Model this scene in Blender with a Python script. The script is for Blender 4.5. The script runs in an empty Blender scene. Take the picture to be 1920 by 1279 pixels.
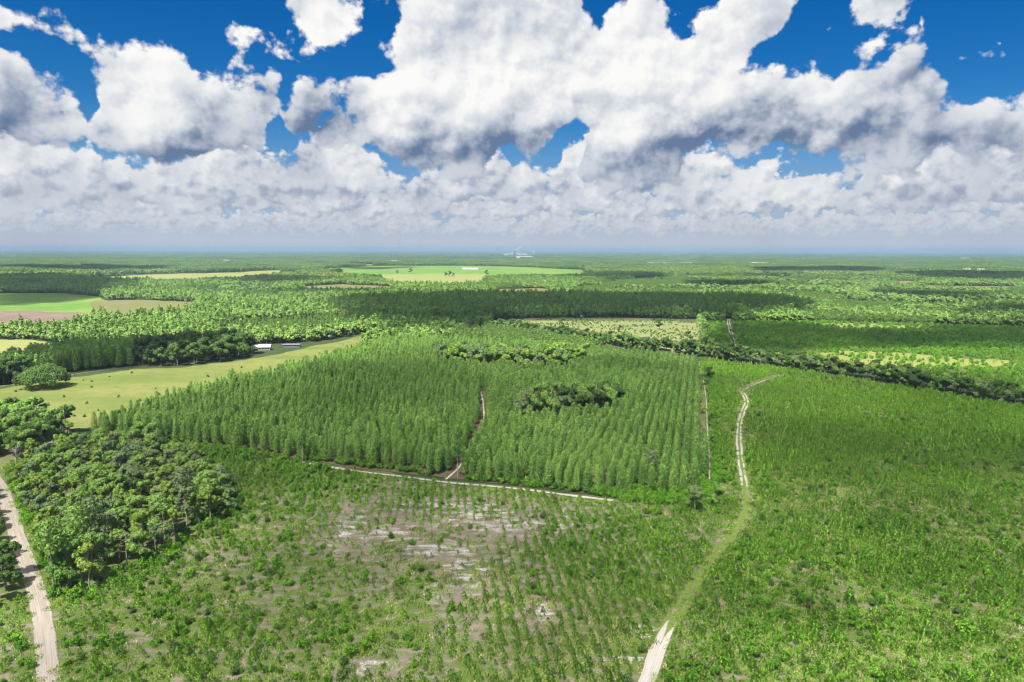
import bpy, bmesh, math, random
import numpy as np
from mathutils import Vector, Matrix

R = math.radians
SC = bpy.context.scene
COL = SC.collection

# ------------------------------------------------------------------ camera
CAM_H = 80.0
FPX = 1280.0                       # focal length in pixels of the 1920 wide photograph
PITCH, ROLL = R(7.63), R(0.15)
cam_data = bpy.data.cameras.new('camera')
cam_data.sensor_width = 36.0
cam_data.lens = 36.0 * FPX / 1920.0
cam_data.clip_start = 0.5
cam_data.clip_end = 200000.0
cam = bpy.data.objects.new('camera', cam_data)
COL.objects.link(cam)
CAM_ROT = Matrix.Rotation(R(90) - PITCH, 3, 'X') @ Matrix.Rotation(ROLL, 3, 'Z')
cam.matrix_world = Matrix.Translation((0, 0, CAM_H)) @ CAM_ROT.to_4x4()
SC.camera = cam


def ray(px, py):
    return CAM_ROT @ Vector(((px - 960.0) / FPX, (639.5 - py) / FPX, -1.0))


def G(px, py, z=0.0):
    """ground point seen at a photograph pixel"""
    d = ray(px, py)
    k = (CAM_H - z) / -d.z
    return (d.x * k, d.y * k)


def AT(px, py):
    """azimuth and tangent of elevation of a photograph pixel"""
    d = ray(px, py)
    return math.atan2(d.x, d.y), d.z / math.hypot(d.x, d.y)


# ------------------------------------------------------------------ view
EXPOSURE = 1.45                    # the photograph is exposed for the shade
SC.view_settings.view_transform = 'Standard'
SC.view_settings.look = 'None'
SC.view_settings.exposure = EXPOSURE
SC.view_settings.gamma = 1.0
SC.view_settings.use_curve_mapping = False
SC.render.engine = 'CYCLES'
SC.cycles.use_denoising = True
SC.cycles.denoising_prefilter = 'ACCURATE'
SC.cycles.max_bounces = 5
SC.cycles.diffuse_bounces = 4
SC.cycles.glossy_bounces = 1
SC.cycles.transmission_bounces = 3
SC.cycles.transparent_max_bounces = 6
SC.cycles.volume_bounces = 0
SC.cycles.sample_clamp_indirect = 6.0
SC.cycles.use_adaptive_sampling = True
SC.cycles.adaptive_threshold = 0.02
SC.cycles.filter_width = 1.25

# ------------------------------------------------------------------ node expression helper
class E:
    """a socket with arithmetic"""
    def __init__(s, nt, sock):
        s.nt, s.s = nt, sock

    def op(s, o, *a, clamp=False):
        n = s.nt.nodes.new('ShaderNodeMath')
        n.operation = o
        n.use_clamp = clamp
        for i, v in enumerate((s,) + a):
            if isinstance(v, E):
                s.nt.links.new(v.s, n.inputs[i])
            else:
                n.inputs[i].default_value = v
        return E(s.nt, n.outputs[0])

    def __add__(s, b): return s.op('ADD', b)
    def __radd__(s, b): return s.op('ADD', b)
    def __sub__(s, b): return s.op('SUBTRACT', b)
    def __rsub__(s, b): return (s * -1.0) + b
    def __mul__(s, b): return s.op('MULTIPLY', b)
    def __rmul__(s, b): return s.op('MULTIPLY', b)
    def __truediv__(s, b): return s.op('DIVIDE', b)
    def max(s, b): return s.op('MAXIMUM', b)
    def min(s, b): return s.op('MINIMUM', b)
    def smax(s, b, k): return s.op('SMOOTH_MAX', b, k)
    def pow(s, b): return s.op('POWER', b)
    def exp(s): return s.op('EXPONENT')
    def clamp(s): return s.op('ADD', 0.0, clamp=True)

    def step(s, a, b, lo=0.0, hi=1.0, kind='SMOOTHSTEP'):
        n = s.nt.nodes.new('ShaderNodeMapRange')
        n.interpolation_type = kind
        s.nt.links.new(s.s, n.inputs['Value'])
        for nm, v in (('From Min', a), ('From Max', b), ('To Min', lo), ('To Max', hi)):
            if isinstance(v, E):
                s.nt.links.new(v.s, n.inputs[nm])
            else:
                n.inputs[nm].default_value = v
        return E(s.nt, n.outputs['Result'])


def xyz(nt, x, y, z):
    n = nt.nodes.new('ShaderNodeCombineXYZ')
    for i, v in enumerate((x, y, z)):
        if isinstance(v, E):
            nt.links.new(v.s, n.inputs[i])
        else:
            n.inputs[i].default_value = v
    return E(nt, n.outputs[0])


def noise(nt, vec, scale, detail=4.0, rough=0.5, lac=2.0, dist=0.0, kind='FBM', out='Fac', dim='3D'):
    n = nt.nodes.new('ShaderNodeTexNoise')
    n.noise_dimensions = dim
    n.noise_type = kind
    n.normalize = True
    if vec is not None:
        nt.links.new(vec.s, n.inputs['Vector'])
    n.inputs['Scale'].default_value = scale
    n.inputs['Detail'].default_value = detail
    n.inputs['Roughness'].default_value = rough
    n.inputs['Lacunarity'].default_value = lac
    n.inputs['Distortion'].default_value = dist
    return E(nt, n.outputs[out])


def voro(nt, vec, scale, detail=0.0, rough=0.5, feature='F1', smooth=0.5):
    n = nt.nodes.new('ShaderNodeTexVoronoi')
    n.voronoi_dimensions = '2D'
    n.feature = feature
    n.normalize = detail > 0
    nt.links.new(vec.s, n.inputs['Vector'])
    n.inputs['Scale'].default_value = scale
    n.inputs['Detail'].default_value = detail
    n.inputs['Roughness'].default_value = rough
    if feature == 'SMOOTH_F1':
        n.inputs['Smoothness'].default_value = smooth
    return E(nt, n.outputs['Distance'])


def mixc(nt, f, a, b):
    n = nt.nodes.new('ShaderNodeMix')
    n.data_type = 'RGBA'
    n.clamp_factor = True
    for s, v in ((n.inputs[0], f), (n.inputs[6], a), (n.inputs[7], b)):
        if isinstance(v, E):
            nt.links.new(v.s, s)
        elif isinstance(v, (int, float)):
            s.default_value = v
        else:
            s.default_value = (v[0], v[1], v[2], 1.0)
    return E(nt, n.outputs[2])


def srgb(r, g, b):
    def f(c):
        c /= 255.0
        return c / 12.92 if c <= 0.04045 else ((c + 0.055) / 1.055) ** 2.4
    return (f(r), f(g), f(b))


# ------------------------------------------------------------------ sun and sky
SUN_EL, SUN_AZ = R(60), R(205)     # azimuth clockwise from the view direction: behind the camera, to its left
SUN_DIR = Vector((math.sin(SUN_AZ) * math.cos(SUN_EL), math.cos(SUN_AZ) * math.cos(SUN_EL), math.sin(SUN_EL)))
sun_data = bpy.data.lights.new('sun', 'SUN')
sun_data.energy = 4.5
sun_data.angle = R(0.53)
sun_data.color = (1.0, 0.95, 0.84)
sun = bpy.data.objects.new('sun', sun_data)
COL.objects.link(sun)
sun.rotation_euler = (-SUN_DIR).to_track_quat('-Z', 'Y').to_euler()

world = bpy.data.worlds.new('World')
SC.world = world
world.use_nodes = True
world.cycles.sampling_method = 'NONE'


# cloud rows: outline points (x, top y, base y) read off the photograph and turned into azimuth and
# elevation, so that the rows stand in the sky; a gap has its top below its base
ROW_MAIN = [(-60, 140, 285), (0, 150, 285), (60, 160, 285), (110, 165, 280), (128, 235, 250), (142, 160, 255), (160, 80, 262), (200, 55, 285),
    (250, 55, 298), (290, 85, 303), (330, 120, 300), (380, 130, 296), (420, 118, 290), (460, 125, 285), (510, 122, 265), (532, 155, 215), (545, 215, 195),
    (556, 245, 240), (575, 225, 272), (600, 200, 276), (640, 165, 268), (680, 130, 265), (700, 95, 315), (740, 62, 352), (765, 30, 356), (785, -60, 356),
    (900, -90, 354), (980, -90, 350), (1020, -80, 340), (1046, -80, 275), (1068, -80, 222), (1086, -80, 262), (1098, -60, 330), (1120, 5, 328), (1150, 20, 334),
    (1175, -15, 336), (1245, -15, 322), (1268, 35, 325), (1300, 42, 330), (1330, 20, 330), (1365, 10, 328), (1385, 90, 327), (1405, 150, 326), (1424, 195, 325),
    (1440, 175, 325), (1480, 158, 332), (1512, 132, 336), (1545, 112, 336), (1570, 122, 336), (1586, 150, 336), (1620, 128, 336), (1652, 100, 336), (1682, 112, 333),
    (1702, 140, 330), (1730, 122, 325), (1760, 112, 312), (1778, 165, 300), (1800, 190, 300), (1830, 195, 305), (1870, 185, 315), (1920, 165, 322), (1980, 150, 322)]
ROW_TOP = [(-60, -40, 110), (0, -5, 105), (60, 25, 105), (120, 40, 105), (180, 62, 100), (215, 90, 85), (240, 110, 60), (470, 80, 40), (500, 20, 45), (540, -60, 62),
    (590, -80, 74), (640, -60, 66), (676, -20, 40), (690, 30, 10), (1330, 30, 10), (1345, -60, 190), (1380, -80, 180), (1420, -80, 135), (1450, -80, 118), (1484, -60, 102),
    (1500, -30, 70), (1520, 20, 20), (1532, 80, 70), (1548, 58, 78), (1580, 30, 70), (1615, -5, 58), (1650, -30, 50), (1700, -40, 32), (1735, -10, 12), (1750, 30, 0),
    (1768, 150, 130), (1785, 120, 150), (1812, 82, 160), (1850, 50, 165), (1880, 5, 160), (1920, -15, 150), (1980, -30, 150)]
ROW_FAR = [(-60, 217, 400), (0, 222, 400), (60, 227, 398), (100, 250, 398), (150, 270, 398), (180, 300, 398), (215, 268, 396), (245, 282, 396), (300, 272, 396),
    (350, 278, 392), (400, 260, 390), (440, 234, 388), (480, 258, 385), (512, 302, 380), (560, 294, 378), (590, 257, 374), (620, 240, 370), (660, 240, 372),
    (700, 282, 366), (735, 327, 360), (760, 327, 376), (800, 308, 384), (850, 310, 386), (900, 332, 388), (950, 300, 390), (1000, 327, 392), (1038, 330, 390),
    (1070, 266, 386), (1092, 260, 384), (1112, 287, 384), (1140, 304, 386), (1200, 264, 384), (1240, 250, 382), (1300, 272, 382), (1350, 300, 384), (1420, 312, 386),
    (1500, 317, 382), (1555, 342, 372), (1590, 385, 362), (1625, 347, 372), (1645, 307, 390), (1700, 287, 396), (1780, 254, 398), (1850, 227, 398), (1920, 214, 398),
    (1980, 212, 398)]
AZ_W = 0.72
T_LO, T_SPAN = -0.05, 0.55


def curve(nt, u, pts):
    n = nt.nodes.new('ShaderNodeFloatCurve')
    cm = n.mapping
    cm.use_clip = False
    c = cm.curves[0]
    pts = sorted(pts)
    while len(c.points) < len(pts):
        c.points.new(0.5, 0.5)
    for p, (px, py) in zip(c.points, pts):
        p.location = (px, py)
        p.handle_type = 'VECTOR'
    cm.update()
    nt.links.new(u.s, n.inputs['Value'])
    return E(nt, n.outputs[0]) * T_SPAN + T_LO


def build_world():
    nt = world.node_tree
    nt.nodes.clear()
    tc = nt.nodes.new('ShaderNodeTexCoord')
    sp = nt.nodes.new('ShaderNodeSeparateXYZ')
    nt.links.new(tc.outputs['Generated'], sp.inputs[0])
    P = E(nt, tc.outputs['Generated'])
    x, y, z = (E(nt, o) for o in sp.outputs)
    az = x.op('ARCTAN2', y)
    r = (x * x + y * y).op('SQRT').max(0.05)
    t = z / r
    tp = t.max(0.0)
    # the rows run on all round the horizon, mirrored where the photograph ends
    u = (az + (AZ_W + 8 * AZ_W)).op('PINGPONG', 2 * AZ_W) * (0.5 / AZ_W)

    el = t.op('ARCTANGENT')

    def at_sky(off):
        return xyz(nt, az + off[0], el * 1.12 + off[1], 0.0)

    def rows(pts, u):
        top, base = [], []
        for (px, ty, by) in pts:
            a, tt = AT(px, ty)
            _, tb = AT(px, by)
            uu = (a + AZ_W) / (2 * AZ_W)
            top.append((uu, (tt - T_LO) / T_SPAN))
            base.append((uu, (tb - T_LO) / T_SPAN))
        return curve(nt, u, top), curve(nt, u, base)

    sky = nt.nodes.new('ShaderNodeTexSky')
    sky.sky_type = 'NISHITA'
    sky.sun_disc = False
    sky.sun_elevation = SUN_EL
    sky.sun_rotation = SUN_AZ
    sky.dust_density = 0.3
    sky.ozone_density = 3.0
    hsv = nt.nodes.new('ShaderNodeHueSaturation')      # the clear sky of the photograph is a deep, saturated blue
    hsv.inputs['Hue'].default_value = 0.512
    hsv.inputs['Saturation'].default_value = SKY_SAT
    hsv.inputs['Value'].default_value = SKY_VAL
    nt.links.new(sky.outputs[0], hsv.inputs['Color'])
    blue = E(nt, hsv.outputs[0])

    # ---- one field of folds and puffs serves the near rows
    def puffs(off, det, vdet):
        p = at_sky(off)
        n1 = noise(nt, p, 7.5, det, 0.55, 2.1, dim='2D')
        v1 = voro(nt, p, 15.0, vdet, 0.55)
        return (n1 - 0.5) * 5.0 + (0.40 - v1) * PUFF
    high = ((t - 0.37) * 8.0).clamp()
    wide = noise(nt, P, 2.4, 1.0, 0.5) * 5.0 - 2.3
    puff1 = puffs((2.0, 5.0), 6.0, 3.0)
    puff2 = puffs((2.0 - 0.008, 5.0 + 0.012), 4.0, 1.0)
    puff3 = (noise(nt, at_sky((2.0 - 0.022, 5.0 + 0.045)), 7.5, 1.0, 0.5, 2.1, dim='2D') - 0.5) * 5.0
    w = noise(nt, at_sky((9.0, 1.0)), 5.0, 3.0, 0.5, out='Color', dim='2D')
    ws = nt.nodes.new('ShaderNodeSeparateXYZ')
    nt.links.new(w.s, ws.inputs[0])
    wx, wt = E(nt, ws.outputs[0]) - 0.5, E(nt, ws.outputs[1]) - 0.5
    u1 = u + wx * 0.07
    t1 = t + wt * 0.09
    T1, B1 = rows(ROW_MAIN, u1)
    T0, B0 = rows(ROW_TOP, u1)
    WT, WB = 0.050, 0.034

    def dens(T, B):
        return ((T - t1) * (1.0 / WT)).min((t1 - B) * (1.0 / WB)).min(1.6).max(-1.8)
    m = dens(T1, B1).max(dens(T0, B0) - 0.35)
    m = m + (wide - m) * high
    d1 = m + puff1
    aA = d1.step(0.06, 0.48)
    base = (t1 - B1) * (1.0 / 0.075) + puff1 * 0.22 - wx * 2.6
    base = base.step(0.15, 1.6).max(high)
    relief = (puff1 - puff2).step(-0.75, 0.6)
    fold = (puff1 - puff3).step(-1.5, 1.1)
    litA = base * 0.50 + relief * 0.27 + fold * 0.36 + wt * 0.4 + d1.step(1.4, 0.3) * 0.06 - 0.08
    # ---- far row
    def puffs2(off, det, vdet):
        p = at_sky(off)
        return (noise(nt, p, 13.0, det, 0.58, 2.1, dim='2D') - 0.5) * 4.4 + (0.40 - voro(nt, p, 34.0, vdet, 0.5)) * 1.8
    f1 = puffs2((4.0, 3.0), 6.0, 2.0)
    f2 = puffs2((4.0 - 0.004, 3.0 + 0.009), 3.0, 0.0)
    T2, B2 = rows(ROW_FAR, u + wx * 0.04)
    t2 = t + wt * 0.04
    m2 = ((T2 - t2) * (1.0 / 0.028)).min((t2 - B2) * (1.0 / 0.02)).min(1.4).max(-1.6)
    e1 = m2 + f1
    aB = e1.step(0.05, 0.5)
    litB = ((t2 - B2) * 13.0 + f1 * 0.30 - wx * 3.0).step(-0.05, 1.0) * 0.38 + (f1 - f2).step(-0.8, 0.7) * 0.46 + f2.step(-0.9, 0.9) * 0.24 + 0.03
    # ---- two more rows towards the horizon, each smaller and lower
    def low_row(top, base, sc, ox, wt_, wb_):
        swell = noise(nt, xyz(nt, az + ox, 0.0, 0.0), sc * 0.30, 1.0, 0.5, dim='2D') - 0.5
        p1 = at_sky((ox, ox))
        p2 = at_sky((ox - 0.09 / sc, ox + 0.16 / sc))
        a1 = (noise(nt, p1, sc, 5.0, 0.55, 2.1, dim='2D') - 0.5) * 4.2 + (0.40 - voro(nt, p1, sc * 2.6, 1.0, 0.5)) * 1.8
        a2 = (noise(nt, p2, sc, 2.0, 0.55, 2.1, dim='2D') - 0.5) * 4.2 + (0.40 - voro(nt, p2, sc * 2.6, 0.0, 0.5)) * 1.8
        T = swell * (top - base) * 1.3 + top
        m_ = ((T - t) * (1.0 / wt_)).min((t - base) * (1.0 / wb_)).min(1.3).max(-1.6)
        e = m_ + a1
        lit = ((t - base) * (0.55 / (top - base)) + a1 * 0.22).step(-0.1, 0.75) * 0.40 + (a1 - a2).step(-0.8, 0.7) * 0.36 + a2.step(-1.0, 1.0) * 0.26 + 0.05
        return e.step(0.0, 0.45), lit
    aC, litC = low_row(0.088, 0.044, 26.0, 7.0, 0.018, 0.012)
    aD, litD = low_row(0.050, 0.022, 46.0, 11.0, 0.010, 0.007)

    dark, mid, lite = srgb(102, 124, 158), srgb(199, 206, 217), srgb(253, 252, 250)

    def tone(l):
        a = mixc(nt, l.step(0.08, 0.52, kind='LINEAR'), dark, mid)
        return mixc(nt, l.step(0.50, 1.06, kind='LINEAR'), a, lite)
    low = srgb(198, 205, 216)
    pale = srgb(96, 150, 205)
    c = mixc(nt, tp.step(0.05, 0.20, 0.92, 0.0), blue, pale)
    c = mixc(nt, (tp * -1.0 / 0.06).exp(), c, low)
    c = mixc(nt, aD * 0.9, c, mixc(nt, 0.42, tone(litD), low))
    c = mixc(nt, aC, c, mixc(nt, 0.22, tone(litC), low))
    c = mixc(nt, aB, c, mixc(nt, 0.12, tone(litB), low))
    c = mixc(nt, aA, c, tone(litA))
    c = mixc(nt, (tp * -1.0 / 0.030).exp(), c, low)        # air in front of what stands low
    bg = nt.nodes.new('ShaderNodeBackground')
    bg.inputs['Strength'].default_value = 2.0 ** -EXPOSURE
    nt.links.new(c.s, bg.inputs['Color'])
    out = nt.nodes.new('ShaderNodeOutputWorld')
    nt.links.new(bg.outputs[0], out.inputs[0])


SKY_SAT, SKY_VAL, PUFF = 3.2, 0.092, 2.6
build_world()


# ------------------------------------------------------------------ general helpers
RNG = np.random.default_rng(11)
random.seed(5)


def tag(o, label=None, cat=None, group=None, kind=None):
    if label: o['label'] = label
    if cat: o['category'] = cat
    if group: o['group'] = group
    if kind: o['kind'] = kind
    return o


def new_mesh(name, V, F, mats=(), mat_idx=None, smooth=False, normals=None, uv=None):
    me = bpy.data.meshes.new(name)
    V = np.asarray(V, np.float32).reshape(-1, 3)
    if isinstance(F, np.ndarray):
        n, k = F.shape
        me.vertices.add(len(V))
        me.vertices.foreach_set('co', V.ravel())
        me.loops.add(n * k)
        me.loops.foreach_set('vertex_index', F.astype(np.int32).ravel())
        me.polygons.add(n)
        me.polygons.foreach_set('loop_start', np.arange(0, n * k, k, dtype=np.int32))
    else:
        me.from_pydata([tuple(v) for v in V.tolist()], [], F)
    for m in mats:
        me.materials.append(m)
    if mat_idx is not None:
        me.polygons.foreach_set('material_index', np.asarray(mat_idx, np.int32))
    me.polygons.foreach_set('use_smooth', np.full(len(me.polygons), bool(smooth or normals is not None)))
    if uv is not None:
        l = me.uv_layers.new(name='uv')
        vi = np.zeros(len(me.loops), np.int32)
        me.loops.foreach_get('vertex_index', vi)
        l.data.foreach_set('uv', np.asarray(uv, np.float32)[vi].ravel())
    me.update(calc_edges=True)
    me.validate()
    if normals is not None:
        me.normals_split_custom_set_from_vertices(np.asarray(normals, np.float32).tolist())
    return me


def link(name, me, parent=None, loc=(0, 0, 0), rz=0.0, sc=None):
    o = bpy.data.objects.new(name, me)
    COL.objects.link(o)
    o.location = loc
    o.rotation_euler = (0, 0, rz)
    if sc is not None:
        o.scale = sc
    if parent is not None:
        o.parent = parent
    return o


def empty(name, loc, rz=0.0, sc=1.0):
    o = bpy.data.objects.new(name, None)
    COL.objects.link(o)
    o.location = loc
    o.rotation_euler = (0, 0, rz)
    o.scale = (sc, sc, sc)
    o.empty_display_size = 0.5
    return o


def PG(pts):
    return np.array([G(*p) for p in pts])


def inside(P, poly):
    x, y = P[:, 0], P[:, 1]
    r = np.zeros(len(P), bool)
    n = len(poly)
    for i in range(n):
        x1, y1 = poly[i]
        x2, y2 = poly[(i + 1) % n]
        if y1 == y2:
            continue
        c = (y1 > y) != (y2 > y)
        r ^= c & (x < (x2 - x1) * (y - y1) / (y2 - y1) + x1)
    return r


def near_line(P, line, w):
    d = np.full(len(P), 1e9)
    for a, b in zip(line[:-1], line[1:]):
        ab = b - a
        k = np.clip(((P - a) @ ab) / max(ab @ ab, 1e-9), 0, 1)
        d = np.minimum(d, np.hypot(*(P - (a + k[:, None] * ab)).T))
    return d < w


def vnoise(P, scale, seed=0, octaves=3):
    """value noise in 0..1 at ground points"""
    out = np.zeros(len(P))
    amp, tot = 1.0, 0.0
    for o in range(octaves):
        q = P / scale + seed * 17.3 + o * 31.7
        i = np.floor(q).astype(np.int64)
        f = q - i
        f = f * f * (3 - 2 * f)

        def h(ix, iy):
            n = (ix * 374761393 + iy * 668265263 + seed * 974711) & 0x7fffffff
            n = ((n ^ (n >> 13)) * 1274126177) & 0x7fffffff
            return ((n ^ (n >> 16)) & 0xffff) / 65535.0
        a, b = h(i[:, 0], i[:, 1]), h(i[:, 0] + 1, i[:, 1])
        c, d = h(i[:, 0], i[:, 1] + 1), h(i[:, 0] + 1, i[:, 1] + 1)
        out += amp * ((a * (1 - f[:, 0]) + b * f[:, 0]) * (1 - f[:, 1]) + (c * (1 - f[:, 0]) + d * f[:, 0]) * f[:, 1])
        tot += amp
        amp *= 0.5
        scale *= 0.5
    return out / tot


def scatter(poly, sx, sy=None, jit=0.5, ang=0.0):
    """jittered grid of points inside a polygon"""
    sy = sy or sx
    c, s = math.cos(ang), math.sin(ang)
    M = np.array([[c, -s], [s, c]])
    q = poly @ M
    lo, hi = q.min(0), q.max(0)
    gx, gy = np.meshgrid(np.arange(lo[0], hi[0], sx), np.arange(lo[1], hi[1], sy))
    P = np.stack([gx.ravel(), gy.ravel()], 1)
    P += (RNG.random(P.shape) - 0.5) * 2 * jit * np.array([sx, sy])
    P = P @ M.T
    return P[inside(P, poly)]


def in_view(P, margin=0.06):
    return np.abs(P[:, 0]) < (0.75 + margin) * P[:, 1] + 14


def rough_line(pts, amp, depth=3, closed=False):
    pts = [np.array(p, float) for p in pts]
    if closed:
        pts.append(pts[0])
    for _ in range(depth):
        out = [pts[0]]
        for a, b in zip(pts[:-1], pts[1:]):
            d = b - a
            L = np.hypot(*d)
            n = np.array([-d[1], d[0]]) / max(L, 1e-6)
            out += [(a + b) / 2 + n * RNG.normal() * min(amp, L * 0.12), b]
        pts = out
        amp *= 0.55
    return np.array(pts[:-1] if closed else pts)


# ------------------------------------------------------------------ materials
def new_mat(name):
    m = bpy.data.materials.new(name)
    m.use_nodes = True
    m.node_tree.nodes.clear()
    return m, m.node_tree


def finish(nt, shader):
    o = nt.nodes.new('ShaderNodeOutputMaterial')
    nt.links.new(shader, o.inputs[0])


def bsdf(nt, col, rough=0.9, spec=0.15, metal=0.0):
    b = nt.nodes.new('ShaderNodeBsdfPrincipled')
    if isinstance(col, E):
        nt.links.new(col.s, b.inputs['Base Color'])
    else:
        b.inputs['Base Color'].default_value = (*col, 1)
    b.inputs['Roughness'].default_value = rough
    b.inputs['Specular IOR Level'].default_value = spec
    b.inputs['Metallic'].default_value = metal
    return b.outputs[0]


def diffuse(nt, col):
    b = nt.nodes.new('ShaderNodeBsdfDiffuse')
    if isinstance(col, E):
        nt.links.new(col.s, b.inputs[0])
    else:
        b.inputs[0].default_value = (*col, 1)
    return b.outputs[0]


LEAF_GAIN = 2.75


def leaf_mat(name, c1, c2, c3=None, trans=0.45):
    """foliage: every plant has its own tone, whole stands drift in tone"""
    c1, c2 = [tuple(LEAF_GAIN * k for k in c) for c in (c1, c2)]
    c3 = None if c3 is None else tuple(LEAF_GAIN * k for k in c3)
    m, nt = new_mat(name)
    oi = nt.nodes.new('ShaderNodeObjectInfo')
    c = mixc(nt, E(nt, oi.outputs['Random']), c1, c2)
    reg = noise(nt, E(nt, oi.outputs['Location']), 0.011, 2.0)
    if c3 is not None:
        c = mixc(nt, reg.step(0.42, 0.66) * 0.7, c, c3)
    geo = nt.nodes.new('ShaderNodeNewGeometry')
    rpi = E(nt, geo.outputs['Random Per Island'])
    v = nt.nodes.new('ShaderNodeHueSaturation')
    nt.links.new(c.s, v.inputs['Color'])
    v.inputs['Saturation'].default_value = 1.06
    nt.links.new((rpi * 0.5 + 0.75).s, v.inputs['Value'])
    nt.links.new((rpi * 0.03 + 0.485).s, v.inputs['Hue'])
    c = E(nt, v.outputs[0])
    d = nt.nodes.new('ShaderNodeBsdfDiffuse')
    t = nt.nodes.new('ShaderNodeBsdfTranslucent')
    nt.links.new(c.s, d.inputs[0])
    nt.links.new(c.s, t.inputs[0])
    x = nt.nodes.new('ShaderNodeMixShader')
    x.inputs[0].default_value = trans
    nt.links.new(d.outputs[0], x.inputs[1])
    nt.links.new(t.outputs[0], x.inputs[2])
    finish(nt, x.outputs[0])
    return m


def plain_mat(name, c1, c2, scale=1.0, rough=0.85, spec=0.2):
    m, nt = new_mat(name)
    tc = nt.nodes.new('ShaderNodeTexCoord')
    n = noise(nt, E(nt, tc.outputs['Object']), scale, 4.0, 0.6)
    finish(nt, bsdf(nt, mixc(nt, n.step(0.3, 0.7), c1, c2), rough, spec))
    return m


M_BARK = plain_mat('bark', (0.11, 0.085, 0.065), (0.24, 0.20, 0.165), 1.5)
M_PALEBARK = plain_mat('pale_bark', (0.28, 0.25, 0.21), (0.42, 0.38, 0.33), 1.5)
M_PINE = leaf_mat('pine_needles', (0.086, 0.152, 0.046), (0.152, 0.226, 0.066), (0.130, 0.192, 0.060), 0.48)
M_PINE_Y = leaf_mat('young_pine_needles', (0.098, 0.182, 0.028), (0.152, 0.250, 0.044), (0.106, 0.178, 0.038))
M_PINE_F = leaf_mat('far_pine_needles', (0.076, 0.130, 0.036), (0.118, 0.176, 0.050), (0.095, 0.145, 0.046))
M_OAK = leaf_mat('oak_leaves', (0.090, 0.155, 0.044), (0.138, 0.202, 0.062), (0.142, 0.198, 0.066))
M_OAK_D = leaf_mat('dark_oak_leaves', (0.042, 0.076, 0.025), (0.068, 0.104, 0.032), (0.058, 0.086, 0.034))
M_OAK_G = leaf_mat('grey_oak_leaves', (0.085, 0.125, 0.058), (0.125, 0.162, 0.080), (0.110, 0.140, 0.075))
M_OAK_L = leaf_mat('light_leaves', (0.098, 0.150, 0.034), (0.145, 0.190, 0.050), (0.130, 0.170, 0.055))
M_SUNLIT = leaf_mat('sunlit_leaves', (0.110, 0.172, 0.036), (0.150, 0.212, 0.052), None)  # sunlight on the band behind the plantation is put into this leaf colour
M_BUSH = leaf_mat('bush_leaves', (0.054, 0.124, 0.020), (0.110, 0.200, 0.032), (0.068, 0.124, 0.026))
M_WEED = leaf_mat('weed_leaves', (0.082, 0.150, 0.028), (0.128, 0.180, 0.044), (0.150, 0.162, 0.066))
M_TWIG = leaf_mat('dry_twigs', (0.17, 0.13, 0.10), (0.26, 0.21, 0.16), None, 0.1)


# ------------------------------------------------------------------ plant builders (numpy)
def tube(path, radii, n=6):
    path = np.asarray(path, float)
    V, F = [], []
    for i, (p, r) in enumerate(zip(path, radii)):
        d = path[min(i + 1, len(path) - 1)] - path[max(i - 1, 0)]
        d /= np.linalg.norm(d)
        a = np.cross(d, [0.31, 0.87, 0.11])
        a /= np.linalg.norm(a)
        b = np.cross(d, a)
        for k in range(n):
            an = 2 * math.pi * k / n
            V.append(p + r * (math.cos(an) * a + math.sin(an) * b))
    for i in range(len(path) - 1):
        for k in range(n):
            F.append((i * n + k, i * n + (k + 1) % n, (i + 1) * n + (k + 1) % n, (i + 1) * n + k))
    return np.array(V), np.array(F)


def join(parts):
    V, F, o = [], [], 0
    for v, f in parts:
        V.append(v)
        F.append(f + o)
        o += len(v)
    return np.concatenate(V), np.concatenate(F)


def leaf_quads(C, N, size, rng, flat=0.6, aspect=1.0):
    """a small quad at each centre, roughly facing N"""
    n = len(C)
    N0 = N
    N = N + rng.normal(0, flat, (n, 3))
    N *= np.where((N * N0).sum(1) < 0, -1.0, 1.0)[:, None]      # leaves turn their upper side outwards
    N /= np.linalg.norm(N, axis=1)[:, None] + 1e-9
    A = np.cross(N, rng.normal(0, 1, (n, 3)))
    A /= np.linalg.norm(A, axis=1)[:, None] + 1e-9
    B = np.cross(N, A)
    s = size * (0.6 + 0.8 * rng.random((n, 1)))
    A, B = A * s, B * s * aspect
    bend = N * s * 0.35
    V = np.stack([C - A - bend, C - B * 0.8, C + A - bend, C + B * 0.8], 1).reshape(-1, 3)
    F = np.arange(4 * n).reshape(n, 4)
    return V, F


def soft_normals(V, centre, rng, k=0.45):
    N = V - centre
    N /= np.linalg.norm(N, axis=1)[:, None] + 1e-9
    J = np.repeat(rng.normal(0, k, (len(V) // 4, 3)), 4, 0)
    N = N + J
    return N / (np.linalg.norm(N, axis=1)[:, None] + 1e-9)


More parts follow.
